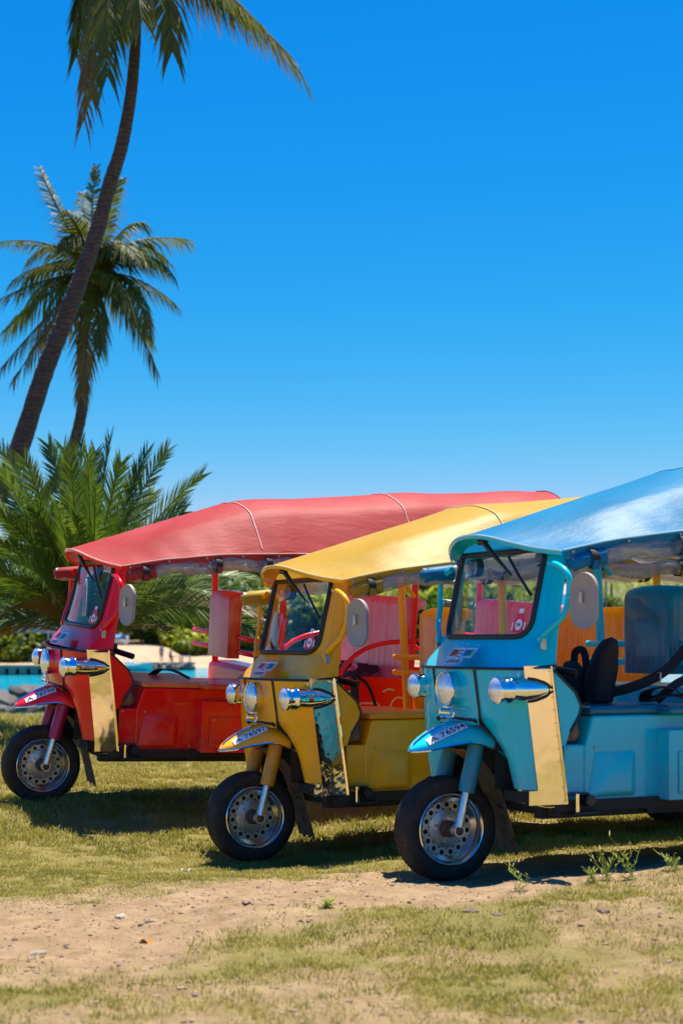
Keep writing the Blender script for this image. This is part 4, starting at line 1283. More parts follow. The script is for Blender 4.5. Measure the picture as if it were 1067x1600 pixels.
def coconut_palm(label, base, trunk_px, crown, fronds, r0, r1, leaf, seed, nuts=True, dry=()):
    pt = thing('palm_tree', label, 'palm tree', base, group='coconut palms by the water')
    loc = Vector(base)
    link('trunk', trunk_mesh([Vector(p) - loc for p in trunk_px], r0, r1), M['bark'], pt)
    rr = random.Random(seed)
    for k, (m_, e) in enumerate(fronds):
        me = frond_mesh(Vector(crown) - loc, Vector(m_) - loc, Vector(e) - loc, leaf=leaf, n=58, width=leaf * .050, angle=60, hang=1.0, vee=-.15, bare=.06, seed=seed * 100 + k, rach=leaf * .055, ragged=.30, roll=rr.uniform(-35, 35))
        link('frond', me, M['frond_dry'] if k in dry else M['frond'], pt)
    if nuts:
        mb = MB()
        for k in range(7):
            a = rr.uniform(0, 2 * pi); q = Vector(crown) - loc + Vector((cos(a) * .17, sin(a) * .17, -.15 - rr.uniform(0, .15)))
            mb = MB(); mb.lathe([(.001, -.12), (.07, -.09), (.10, 0), (.07, .09), (.001, .12)], q, 'z', 10); mb.build('coconut', M['leaf_mid'], pt)
    return pt

# tall palm leaning across the left of the picture
D1 = 22.0
def q1(px, py, dy=0.): return at(px, py, D1 + dy)
tr1 = [Vector((-5.3, 22.2, .1)), q1(-62, 900), q1(-2, 775), q1(30, 703), q1(70, 581), q1(101, 501), q1(126, 436), q1(152, 361), q1(171, 290), q1(190, 230), q1(204, 155), q1(211, 84), q1(214, 23), q1(215, -75)]
c1 = q1(216, -85)
F1 = [(q1(150, -110, -.3), q1(132, 188, -.6)), (q1(160, -90, -.8), q1(168, 120, -1.2)), (q1(185, -70, .6), q1(184, 62, .9)), (q1(330, -70, -.2), q1(476, 124, -.5)), (q1(310, -60, .7), q1(448, 84, 1.0)), (q1(320, -55, .2), q1(462, 96, .1)), (q1(300, -50, -.5), q1(410, 40, -.9)), (q1(140, -95, .6), q1(142, 160, .5)), (q1(262, -80, -.6), q1(270, 82, -1.0)),
      (q1(205, -90, -.9), q1(222, 30, -1.3)), (q1(240, -140), q1(330, -260)), (q1(170, -150, .4), q1(60, -190, .8)), (q1(210, -190), q1(190, -330)), (q1(300, -140, .5), q1(450, -120, 1.1)), (q1(135, -120, .2), q1(120, 90, .3)), (q1(140, -100, 0), q1(116, 40, 0)), (q1(120, -140, .3), q1(40, -60, 1.2)), (q1(240, -180, .5), q1(300, -300, 1.3))]
coconut_palm('tall dark coconut palm leaning right, its crown cut by the top edge', (-5.3, 22.2, .1), tr1, c1, F1, .150, .058, .72, 11, dry=(0, 4, 11))
# lower palm behind it with the whole crown in view
D2 = 27.0
def q2(px, py, dy=0.): return at(px, py, D2 + dy)
tr2 = [Vector((-6.6, 27.2, .1)), q2(-40, 950), q2(40, 815), q2(100, 732), q2(125, 660), q2(131, 595), q2(128, 540), q2(139, 470), q2(147, 436)]
c2 = q2(148, 428)
F2 = [(q2(95, 340), q2(62, 262, .4)), (q2(140, 330, .6), q2(150, 262, .8)), (q2(165, 320, -.4), q2(190, 280, -.7)), (q2(200, 330, .2), q2(226, 352, .3)), (q2(195, 360), q2(292, 374, .2)), (q2(205, 405, -.4), q2(232, 520, -.7)), (q2(215, 420, .5), q2(277, 478, .6)),
      (q2(195, 455, -.2), q2(247, 582, -.4)), (q2(185, 450, .6), q2(240, 535, .8)), (q2(140, 500, -.6), q2(128, 615, -.8)), (q2(150, 480, -.8), q2(160, 545, -1.2)), (q2(90, 365, .2), q2(0, 378, .3)), (q2(75, 395, -.3), q2(18, 440, -.5)), (q2(80, 425), q2(-4, 470, .2)),
      (q2(85, 440, .5), q2(6, 520, .7)), (q2(90, 470, -.3), q2(0, 578, -.5)), (q2(105, 470, -.6), q2(22, 592, -.9)), (q2(60, 420, .6), q2(30, 500, 1.0)), (q2(120, 330, -.5), q2(96, 330, -1.1)), (q2(180, 350, -.8), q2(215, 400, -1.2)), (q2(120, 480, .6), q2(60, 540, 1.2)), (q2(130, 350, 1), q2(130, 300, 1.6)), (q2(185, 410, -.9), q2(205, 480, -1.4)), (q2(165, 340, .5), q2(175, 268, .9))]
rr = random.Random(12)
for k in range(12):                          # more fronds all round the crown
    a = rr.uniform(0, 2 * pi); L_ = rr.uniform(85, 135); dy = rr.uniform(-1.2, 1.2)
    F2.append((q2(148 + cos(a) * L_ * .55, 428 - sin(a) * L_ * .45 - 40, dy * .6), q2(148 + cos(a) * L_, 428 - sin(a) * L_ * .85 + 40, dy)))
coconut_palm('shorter coconut palm behind the leaning trunk, full crown of drooping fronds', (-6.6, 27.2, .1), tr2, c2, F2, .11, .075, .56, 21, dry=(9, 15, 16, 7))

# date palm behind the red tuk-tuk
DP = 17.6
def q3(px, py, dy=0.): return at(px, py, DP + dy)
dbase = Vector(((140 - CX) / FPX * DP, DP, float(base_h((140 - CX) / FPX * DP, DP))))
dp = thing('date_palm', 'bushy date palm with arching green fronds behind the red tuk-tuk', 'palm tree', dbase)
mb = MB(); crown3 = q3(138, 1010)
tp = [Vector((0, 0, -.1)), (crown3 - dbase) * .5, crown3 - dbase]
link('trunk', trunk_mesh(tp, .20, .24), M['bark'], dp)
tips = [(2, 700, .2), (40, 720, -.6), (76, 694, .5), (110, 715, -.5), (127, 692, .2), (172, 684, .3), (190, 722, -.5), (262, 703, .4), (316, 742, .2), (288, 800, -.6), (240, 770, .9), (30, 770, -1.0), (-30, 760, .3), (-60, 820, -.4), (-80, 880, .6), (-90, 930, -.5), (-60, 960, .9),
        (-20, 850, -1.3), (20, 880, -1.5), (150, 760, -1.4), (90, 790, -1.6), (200, 800, -1.4), (335, 880, .7), (398, 905, .5), (400, 960, .3), (345, 985, 1.0), (300, 950, 1.4), (260, 985, .2), (370, 850, 1.2), (330, 925, -.2), (380, 935, 1.0), (290, 905, 1.6), (-50, 1000, .2), (10, 960, -1.1), (40, 930, 1.5), (230, 860, 1.5), (60, 840, 1.6), (120, 830, 1.7), (-10, 800, 1.3), (215, 735, 1.0), (55, 745, 1.0), (140, 730, 1.1)]
tips += [(100, 700, -.2), (150, 705, .7), (-15, 730, .1), (230, 705, .1), (20, 810, .4), (180, 760, .2), (250, 830, -.9), (-40, 900, -1.0), (60, 800, -.8), (110, 780, .6)]
rr = random.Random(31)
tips += [(px * .92 + 11 + rr.uniform(-26, 26), py + rr.uniform(10, 60), rr.uniform(-1.2, 1.4)) for px, py, dy in tips[:52:4]]
for k, (px, py, dy) in enumerate(tips):
    e = q3(px, py, dy)
    c0 = crown3 + Vector((rr.uniform(-.12, .12), rr.uniform(-.12, .12), rr.uniform(-.05, .15)))
    v = e - c0
    up_amt = .16 + .30 * max(0, 1 - v.z / 1.8) * min(1, abs(v.x) / 1.2 + .3)
    m_ = c0 + v * .52 + Vector((0, 0, up_amt * v.length * .8))
    me = frond_mesh(c0 - dbase, m_ - dbase, e - dbase, leaf=.40, n=92, width=.0135, angle=58, hang=.10, vee=.22, bare=.12, seed=500 + k, rach=.015, tip_len=.5, roll=rr.choice([-1, 1]) * rr.uniform(15, 75))
    link('frond', me, M['frond_dry'] if (py > 940 and k % 3 == 0) else M['date'], dp)

# ------------------------------------------------------------------ far shore planting
def leaf_cloud(n, blobs, size, seed):
    r_ = np.random.default_rng(seed)
    V = []; W = np.array([b[3] * b[4] * b[5] for b in blobs]); W = W / W.sum()
    idx = r_.choice(len(blobs), n, p=W); B = np.array(blobs)[idx]
    d = r_.normal(size=(n, 3)); d /= np.linalg.norm(d, axis=1, keepdims=True)
    rad = r_.uniform(.45, 1.0, (n, 1)) ** .5
    P = B[:, :3] + d * rad * B[:, 3:6]
    nrm = d * .6 + r_.normal(size=(n, 3)) * .6 + np.array([0, 0, .4]); nrm /= np.linalg.norm(nrm, axis=1, keepdims=True)
    a = np.cross(nrm, r_.normal(size=(n, 3))); a /= np.linalg.norm(a, axis=1, keepdims=True); b = np.cross(nrm, a)
    s = size * r_.uniform(.6, 1.4, (n, 1))
    Q = np.stack([P - a * s, P - b * s * .55, P + a * s, P + b * s * .55], 1).reshape(-1, 3)
    return raw_mesh('crown', Q, np.arange(n * 4).reshape(n, 4))
def blobs_for(seed, kind):
    rr = random.Random(seed); out = []
    if kind == 'tree':
        for k in range(13): a = rr.uniform(0, 2 * pi); q = rr.uniform(.1, .75); out.append((cos(a) * q, sin(a) * q, rr.uniform(.55, 1.55), rr.uniform(.25, .45), rr.uniform(.25, .45), rr.uniform(.18, .34)))
    else:
        for k in range(10): a = rr.uniform(0, 2 * pi); q = rr.uniform(.1, .7); out.append((cos(a) * q, sin(a) * q, rr.uniform(.2, .75), rr.uniform(.28, .45), rr.uniform(.28, .45), rr.uniform(.2, .32)))
    return out
TREE_ME = [leaf_cloud(2600, blobs_for(k, 'tree'), .075, k) for k in range(4)]
BUSH_ME = [leaf_cloud(1500, blobs_for(20 + k, 'bush'), .075, 20 + k) for k in range(3)]
BLOOM_ME = leaf_cloud(650, blobs_for(31, 'bush'), .10, 31); BLOOM_ME.name = 'blossom'
def simple_trunk(): 
    mb = MB(); mb.tube([(0, 0, -.05), (.02, 0, .35), (-.02, .01, .8)], [.06, .05, .03], 7)
    for a in (0, 2.1, 4.2): mb.tube([(0, 0, .6), (.3 * cos(a), .3 * sin(a), 1.0)], [.03, .015], 5)
    return mb.mesh('trunk')
TRUNK_ME = simple_trunk()
def palm_crown(seed):
    rr = random.Random(seed); V = []; F_ = []
    for k in range(17):
        a = k * 2.4 + rr.uniform(-.3, .3); el = rr.uniform(-.35, .95)
        c = Vector((cos(a) * cos(el), sin(a) * cos(el), sin(el))) * 1.0
        m_ = c * .55 + Vector((0, 0, .28)); e = c + Vector((0, 0, -.30))
        me = frond_mesh(Vector((0, 0, 0)), m_, e, leaf=.30, n=20, width=.028, angle=55, hang=.8, vee=-.1, bare=.1, seed=seed * 50 + k, rach=.02)
        o = len(V); V += [v.co[:] for v in me.vertices]; F_ += [tuple(i + o for i in p.vertices) for p in me.polygons]; bpy.data.meshes.remove(me)
    me = bpy.data.meshes.new('crown'); me.from_pydata(V, [], F_); return me
PALM_ME = [palm_crown(k) for k in range(3)]
def mesh_with(me, mat_, store={}):
    key = (me.name, mat_.name)
    if key not in store: m2 = me.copy(); m2.materials.append(mat_); store[key] = m2
    return store[key]
def far_tree(kind, px, Yd, top_py, mat_, label, name, cat, group=None, seed=0, wide=1.0):
    rr = random.Random(seed); Xp = (px - CX) / FPX * Yd; g_ = float(far_h(Xp, Yd)); top = CAMH - (top_py - HZ) / FPX * Yd; h = max(1.0, top - g_)
    o = thing(name, label, cat, (Xp, Yd, g_ - .05), (0, 0, rr.uniform(0, 6.28)), group)
    if kind == 'tree':
        cr = link('crown', mesh_with(TREE_ME[seed % 4], mat_), None, o); k = h / 1.85; cr.scale = (k * wide, k * wide, k)
        tr_ = link('trunk', mesh_with(TRUNK_ME, M['trunk']), None, o); tr_.scale = (k, k, k)
    elif kind == 'bush':
        cr = link('crown', mesh_with(BUSH_ME[seed % 3], mat_), None, o); k = h / 1.02; cr.scale = (k * wide, k * wide, k)
    else:
        R_ = min(3.2, max(1.6, h * .42)); cr = link('crown', mesh_with(PALM_ME[seed % 3], mat_), None, o); cr.scale = (R_,) * 3; zc = h - R_ * .55
        lean = rr.uniform(-.5, .5); cr.location = (lean, 0, zc)
        mb = MB(); mb.tube([(0, 0, -.1), (lean * .2, 0, zc * .5), (lean, 0, zc)], [.17, .13, .09], 7); link('trunk', mb.mesh('trunk'), M['trunk'], o)
    return o
rr = random.Random(77)
# trees on the skyline behind the beach, left to right
kinds = ['dark green tree', 'bright green tree', 'yellow green tree']
where = ['behind the date palm', 'past the red mirror', 'past red backrest', 'behind yellow windscreen', 'above rose backrest', 'left of blue cowl', 'behind blue windscreen', 'by blue mirror', 'above blue backrest', 'by the right edge']
n_back = 0
for row, (Y0, lift) in enumerate(((232, -22), (206, 0), (188, 26))):
    for px in range(-90, 1190, (44, 52, 58)[row]):
        pxx = px + rr.uniform(-14, 14); top = interp(pxx, [(0, 885), (200, 890), (420, 882), (600, 872), (800, 862), (1000, 850), (1150, 845)]) + lift + rr.uniform(-12, 16)
        if row == 2 and 985 < pxx < 1090: continue
        if row >= 1 and 862 < pxx < 905: top = max(top, 935)
        k = rr.random(); Yd = Y0 + rr.uniform(-8, 8)
        reg = where[min(9, max(0, int(pxx / 107)))]
        dep = ('on the hill', 'below the hill', 'above the beach')[row]
        n_back += 1
        if k < .40: far_tree('palm', pxx, Yd, top, M[rr.choice(['leaf_mid', 'leaf_lime', 'leaf_mid'])], f'far coconut palm {dep}, {reg}', 'palm_tree', 'palm tree', 'trees along the far shore', n_back)
        else:
            mm = rr.choice([0, 0, 1, 2]); far_tree('tree', pxx, Yd, top, M[('leaf_dark', 'leaf_mid', 'leaf_lime')[mm]], f'{kinds[mm]} {dep}, {reg}', 'leafy_tree', 'tree', 'trees along the far shore', n_back, 1.0 + rr.random() * .3)
for px in range(425, 1120, 27):
    pxx = px + rr.uniform(-9, 9)
    if 868 < pxx < 900: continue
    n_back += 1; mm = rr.choice(['leaf_dark', 'leaf_mid', 'leaf_mid', 'leaf_lime'])
    far_tree('bush', pxx, 181 + rr.uniform(-5, 5), 922 + rr.uniform(-16, 22), M[mm], {'leaf_dark': 'dark', 'leaf_mid': 'green', 'leaf_lime': 'lime green'}[mm] + ' shrub at the foot of the trees, ' + where[min(9, max(0, int(pxx / 107)))], 'shrub', 'shrub', 'shrubs at the foot of the far trees', n_back, 1.1 + rr.random() * .4)
for px in range(560, 1120, 62):
    pxx = px + rr.uniform(-18, 18)
    if 850 < pxx < 915: continue
    n_back += 1; far_tree('palm', pxx, 170 + rr.uniform(-4, 6), 890 + rr.uniform(-22, 14), M[rr.choice(['leaf_lime', 'leaf_mid'])], 'bright near palm in front of the wood, ' + where[min(9, max(0, int(pxx / 107)))], 'palm_tree', 'palm tree', 'trees along the far shore', n_back)
for px in range(150, 425, 17):
    pxx = px + rr.uniform(-6, 6); n_back += 1; mm = rr.choice(['leaf_dark', 'leaf_mid', 'leaf_dark', 'leaf_lime'])
    far_tree('bush', pxx, 182 + rr.uniform(-4, 4), 962 + rr.uniform(-22, 20), M[mm], {'leaf_dark': 'dark', 'leaf_mid': 'green', 'leaf_lime': 'lime green'}[mm] + ' shrub where sand meets the trees, ' + where[min(9, max(0, int(pxx / 107)))], 'shrub', 'shrub', 'shrubs at the foot of the far trees', n_back, 1.2)
for px, Yd, top in ((198, 176, 925), (246, 178, 935), (262, 177, 915), (318, 180, 930), (352, 177, 920), (412, 178, 925)):
    n_back += 1; far_tree('palm', px, Yd, top, M['leaf_lime' if px in (198, 246) else 'leaf_mid'], 'slim palm on the sand behind the jetty, ' + where[int(px / 107)], 'palm_tree', 'palm tree', 'trees along the far shore', n_back)
# shrubs on the beach seen under the date palm and the red roof
for px, Yd, top, m_, lab, wd in ((12, 139, 950, 'leaf_mid', 'round green bush at the left edge above the sea wall', 1.0), (-22, 140, 940, 'leaf_dark', 'dark bush cut by the left edge of the photo', 1.0), (44, 141, 985, 'leaf_mid', 'small green bush left of the grey hut', .9),
        (122, 150, 960, 'leaf_dark', 'dark shrub behind the red headlight', 1.2), (292, 176, 972, 'leaf_lime', 'large yellow green shrub beside the pale path', 1.2), (262, 180, 975, 'leaf_mid', 'green shrub behind the two people', 1.0), (215, 184, 965, 'leaf_mid', 'green shrub right of the red handlebar', 1.1),
        (334, 178, 985, 'leaf_mid', 'green shrub left of the red backrest', .9), (388, 178, 975, 'leaf_lime', 'bright shrub between red backrest and yellow cowl', 1.1), (178, 182, 970, 'leaf_dark', 'dark shrub behind the red mirror', 1.2), (400, 176, 990, 'leaf_mid', 'low shrub against the yellow cowl', 1.0)):
    far_tree('bush', px, Yd, top, M[m_], lab, 'shrub', 'shrub', None, int(px) % 7, wd)
for px, Yd, top, lab in ((8, 136, 1005, 'orange flowers below the bush at the left edge'), (24, 136, 1010, 'small orange flower clump right of the bush foot'), (285, 173, 995, 'orange flowering shrub beside the pale path'), (302, 174, 1000, 'small orange flower clump right of the larger one')):
    o = far_tree('bush', px, Yd, top, M['leaf_mid'], lab, 'flowering_shrub', 'flowers', None, int(px) % 3, 1.4)
    fl = link('blossom', mesh_with(BLOOM_ME, M['flower']), None, o); fl.scale = tuple(q * 1.06 for q in o.children[0].scale); fl.rotation_euler = (0, 0, 1.0)

# ------------------------------------------------------------------ far buildings, sea wall, jetty, boats, people
plaster = simple('grey_plaster', (.34, .33, .32), .9, var=.1, scale=2); thatch = simple('grey_roof', (.36, .35, .36), .8, var=.15, scale=3); woodw = simple('white_rail', (.7, .7, .7), .6); concrete = simple('old_concrete', (.26, .215, .17), .9, var=.25, scale=1.5); darkrock = simple('wet_rock', (.060, .052, .046), .75, var=.6, scale=3, bump=.6); jrock = simple('jetty_rock', (.13, .11, .09), .85, var=.5, scale=2, bump=.5)
inside = simple('dim_interior', (.05, .045, .05), .9)  # dark colour painted as shade in openings; table legs share it
Yh = 138.0; hx = at(66, 1000, Yh).x; hz = float(far_h(hx, Yh))
hut = thing('beach_hut', 'low grey beach hut with white railing behind the sea wall', 'hut', (hx, Yh, hz))
b = MB(); b.box(-2.2, 2.3, 1.2, 1.4, 0, 2.4); b.box(-2.2, -1.3, -1.2, 1.2, 0, 2.3); b.box(1.0, 2.3, -1.2, 1.2, 0, 2.3); b.build('wall', plaster, hut)
b = MB(); b.prism([(-2.7, 2.3), (-1.6, 3.2), (1.8, 3.2), (2.8, 2.3)], -1.7, 1.7); b.build('roof', thatch, hut)
b = MB(); b.box(-1.3, 1.0, .6, .7, 0, 2.2); b.build('doorway_shade', inside, hut)  # dark slab filling the opening, its shade put into the colour
for z in (.5, .95): b = MB(); b.tube([(-2.2, -1.5, z), (2.3, -1.5, z)], .045, 6); b.build('railing', woodw, hut)
for x in (-2.2, -.7, .8, 2.3): b = MB(); b.tube([(x, -1.5, 0), (x, -1.5, 2.35)], .05, 6); b.build('pillar', woodw, hut)
Yk = 150.0; kx = at(884, 940, Yk).x; kz = float(far_h(kx, Yk))
hut2 = thing('pavilion', 'small white pavilion with hipped grey roof beside the blue mirror', 'pavilion', (kx, Yk, kz))
zt = at(884, 900, Yk).z - kz
b = MB(); b.add([(-1.9, -1.9, zt - 1.7), (1.9, -1.9, zt - 1.7), (1.9, 1.9, zt - 1.7), (-1.9, 1.9, zt - 1.7), (0, 0, zt)], [(0, 1, 4), (1, 2, 4), (2, 3, 4), (3, 0, 4), (3, 2, 1, 0)]); b.build('roof', thatch, hut2)
b = MB(); b.box(-1.5, 1.5, -1.5, 1.5, 0, zt - 1.7); b.build('wall', woodw, hut2)
Yw = 129.0
wall = thing('sea_wall', 'low concrete sea wall with dark openings on the far left shore', 'sea wall', (at(60, 1040, Yw).x, Yw, WZ))
xa, xb = at(-70, 1040, Yw).x - wall.location.x, at(168, 1040, Yw).x - wall.location.x
b = MB(); b.box(xa, xb, -.35, .5, .50, .78); b.build('coping', concrete, wall, bevel=.03)
b = MB(); b.box(xa, xb, .3, .5, -.5, .50); b.build('opening_shade', inside, wall)  # dark sheet behind the piers, painted shade of the openings
nb = 14
for k in range(nb):
    x0 = lerp(xa, xb, k / nb); b = MB(); b.box(x0, x0 + (xb - xa) / nb * .68, -.3, .3, -.5, .5); b.build('pier', concrete, wall)
def rock_mesh(seed, sub=2):
    bm = bmesh.new(); bmesh.ops.create_icosphere(bm, subdivisions=sub, radius=1)
    for v in bm.verts:
        d = v.co.normalized(); k = 1 + .35 * mnoise.noise(d * 1.3 + Vector((seed * 7.1, 0, 0))) + .12 * mnoise.noise(d * 4 + Vector((0, seed * 3.3, 0)))
        v.co = d * k
    me = bpy.data.meshes.new('rock'); bm.to_mesh(me); bm.free(); return me
ROCKS = [rock_mesh(k) for k in range(5)]
for k in range(5): ROCKS[k].materials.append(darkrock)
JR = [m.copy() for m in ROCKS]
for m in JR: m.materials.clear(); m.materials.append(jrock)
Yj = 150.0
jet = thing('jetty', 'low stone jetty reaching into the lagoon with furniture on it', 'jetty', (at(262, 1040, Yj).x, Yj, WZ))
x0, x1 = at(214, 1040, Yj).x - jet.location.x, at(304, 1040, Yj).x - jet.location.x
b = MB(); b.box(x0, x1, -1.2, 1.2, .45, .72); b.build('deck', concrete, jet, bevel=.04)
rr = random.Random(9)
for k in range(22):
    o = link('stone', JR[k % 5], None, jet); o.location = (lerp(x0, x1, (k + .5) / 22), rr.uniform(-1.6, -1.0), rr.uniform(.0, .35)); s_ = rr.uniform(.28, .48); o.scale = (s_, s_, s_ * .8); o.rotation_euler = (rr.random() * 3, rr.random() * 3, rr.random() * 3)
for k, (xx, lab) in enumerate(((.8, 'dark table at the middle of the stone jetty'), (1.7, 'dark table near the outer end of the jetty'))):
    tb = thing('table', lab, 'table', jet.location + Vector((xx, -.2, .72)))
    b = MB(); b.box(-.4, .4, -.3, .3, .5, .56); b.build('top', woodw if k else concrete, tb)
    for sx in (-.34, .34): b = MB(); b.box(sx - .04, sx + .04, -.25, .25, 0, .5); b.build('leg', inside, tb)
for k, (px, py, s_) in enumerate([(4, 1092, .75), (16, 1098, .6), (30, 1088, .8), (44, 1094, .7), (57, 1090, .75), (68, 1099, .6), (80, 1092, .7), (92, 1096, .65), (104, 1100, .5), (10, 1108, .42), (26, 1110, .36), (40, 1108, .45), (62, 1108, .4), (86, 1109, .35), (-14, 1094, .8), (118, 1103, .45), (36, 1100, .5), (50, 1104, .4), (74, 1086, .55)]):
    Yr = 2.71 * FPX / (py + 6 - HZ); o = bpy.data.objects.new('rock', ROCKS[k % 5]); COL.objects.link(o)
    o.location = ((px - CX) / FPX * Yr, Yr, WZ + s_ * .12); o.scale = (s_ * 1.35, s_ * 1.1, s_ * .62); o.rotation_euler = (rr.random() * .6, rr.random() * .6, rr.random() * 6)
    spot = ('at the left edge', 'left of the mudguard tip', 'just above the red mudguard')[0 if px < 25 else 1 if px < 60 else 2]
    tag(o, ('large ' if s_ > .62 else 'small ') + 'dark shore rock ' + spot + (', low in the water' if py > 1104 else ' in the breakwater'), 'rock', 'rocks of the little breakwater')
hull_w = simple('white_hull', (.72, .74, .74), .35, var=.05); hull_t = simple('teal_hull', (.10, .42, .45), .4); tarp = simple('blue_tarp', (.03, .16, .50), .6)
def boat(label, loc, rz, L, mats, cover=None):
    bt = thing('motor_boat', label, 'boat', loc, (0, 0, rz), 'small boats by the far beach')
    def hull(k):
        def f(u, v):
            w_ = (1 - u ** 3) * .85 * (L / 4) + .02; a = v * 2 - 1
            return (lerp(-L / 2, L / 2, u), w_ * a * (1 if k else 1), (.62 + .25 * u * u) * abs(a) ** 1.6 * (L / 4))
        return f
    b = MB(); b.grid(hull(0), 14, 12); b.add([(-L / 2, .87 * L / 4 * a, z * L / 4) for a, z in ((-1, .62), (-.5, .2), (0, 0), (.5, .2), (1, .62))], [(0, 1, 2, 3, 4)]); b.build('hull', mats[0], bt, thick=.03)
    b = MB(); b.box(-L * .45, L * .2, -.5, .5, .22, .26); b.build('floor', mats[1], bt)
    for x in (-L * .25, 0): b = MB(); b.box(x - .15, x + .15, -.6, .6, .42, .47); b.build('thwart', mats[1], bt)
    b = MB(); b.box(-L / 2 - .25, -L / 2 - .02, -.16, .16, .25, .95); b.build('outboard', hull_w, bt, bevel=.04)
    if cover: b = MB(); b.grid(lambda u, v: (lerp(-L * .4, L * .45, u), (v * 2 - 1) * .85 * (1 - u ** 3), .75 + .35 * (1 - (v * 2 - 1) ** 2) * (1 - u * .5)), 8, 8); b.build('cover', cover, bt)
    else:
        b = MB(); b.box(-.3, .35, -.35, .35, .3, 1.0); b.build('console', hull_w, bt, bevel=.05)
        b = MB(); b.tube([(-.3, -.5, .6), (-.3, -.5, 1.5), (-.3, .5, 1.5), (-.3, .5, .6)], .03, 6); b.build('arch', hull_w, bt)
boat('white and turquoise motor boat moored beside the stone jetty', at(203, 1038, 143) * 1, .5, 4.2, (hull_t, hull_w)); bpy.data.objects['motor_boat'].location.z = WZ - .12
zb = float(far_h(at(172, 1010, 172).x, 172)); boat('beached boat under a bright blue cover on the sand', (at(172, 1010, 172).x, 172, zb + .1), 2.9, 3.6, (hull_w, hull_w), tarp)

def figure(label, loc, rz, skin, top, bottom, h=1.6, sit=False):
    pr = thing('person', label, 'person', loc, (0, 0, rz))
    s = h / 1.7
    def body(name, verts, edges, radii, m_):
        me = bpy.data.meshes.new(name); me.from_pydata([Vector(v) * s for v in verts], edges, []); o = link(name, me, m_, pr)
        md = o.modifiers.new('skin', 'SKIN'); 
        for v, r in zip(me.skin_vertices[0].data, radii): v.radius = (r * s, r * s)
        me.skin_vertices[0].data[0].use_root = True
        o.modifiers.new('sub', 'SUBSURF').levels = 1; o.modifiers['sub'].render_levels = 1
        return o
    body('body', [(0, 0, .92), (0, 0, 1.2), (0, 0, 1.40), (0, 0, 1.49), (0, .01, 1.60), (0, 0, 1.68), (.18, 0, 1.38), (.23, .02, 1.12), (.22, -.05, .88), (-.18, 0, 1.38), (-.23, .02, 1.12), (-.22, -.05, .88), (.09, 0, .85), (.10, -.01, .48), (.10, .01, .08), (.10, -.12, .03), (-.09, 0, .85), (-.10, -.01, .48), (-.10, .01, .08), (-.10, -.12, .03)],
         [(0, 1), (1, 2), (2, 3), (3, 4), (4, 5), (2, 6), (6, 7), (7, 8), (2, 9), (9, 10), (10, 11), (0, 12), (12, 13), (13, 14), (14, 15), (0, 16), (16, 17), (17, 18), (18, 19)],
         [.13, .13, .12, .05, .09, .06, .055, .042, .03, .055, .042, .03, .085, .06, .04, .03, .085, .06, .04, .03], skin)
    body('shirt', [(0, 0, .93), (0, 0, 1.2), (0, 0, 1.40), (.18, 0, 1.385), (.215, .01, 1.2), (-.18, 0, 1.385), (-.215, .01, 1.2)], [(0, 1), (1, 2), (2, 3), (3, 4), (2, 5), (5, 6)], [.15, .15, .135, .075, .065, .075, .065], top)
    body('shorts', [(0, 0, .92), (.10, 0, .82), (.105, 0, .55), (-.10, 0, .82), (-.105, 0, .55)], [(0, 1), (1, 2), (0, 3), (3, 4)], [.15, .105, .09, .105, .09], bottom)
    mb = MB(); mb.lathe([(.098, 1.60), (.10, 1.64), (.085, 1.70), (.05, 1.735), (.001, 1.745)], (0, .015, 0), 'z', 12); me = mb.mesh('hair'); 
    for v in me.vertices: v.co *= s
    link('hair', me, M['black'], pr)
skin = simple('skin', (.28, .15, .09), .6); teal = simple('teal_shirt', (.03, .16, .20), .8); pink = simple('pink_shorts', (.60, .12, .30), .8); pale = simple('pale_shirt', (.40, .42, .46), .8); navy = simple('navy_shorts', (.05, .06, .12), .8)
figure('person in teal shirt and pink shorts standing on the jetty', jet.location + Vector((at(253, 1000, Yj).x - jet.location.x, -.2, .72)), .3, skin, teal, pink, 1.5)
figure('person in pale shirt standing on the jetty right of the pink shorts', jet.location + Vector((at(266, 1000, Yj).x - jet.location.x, .3, .72)), -.6, skin, pale, navy, 1.15)

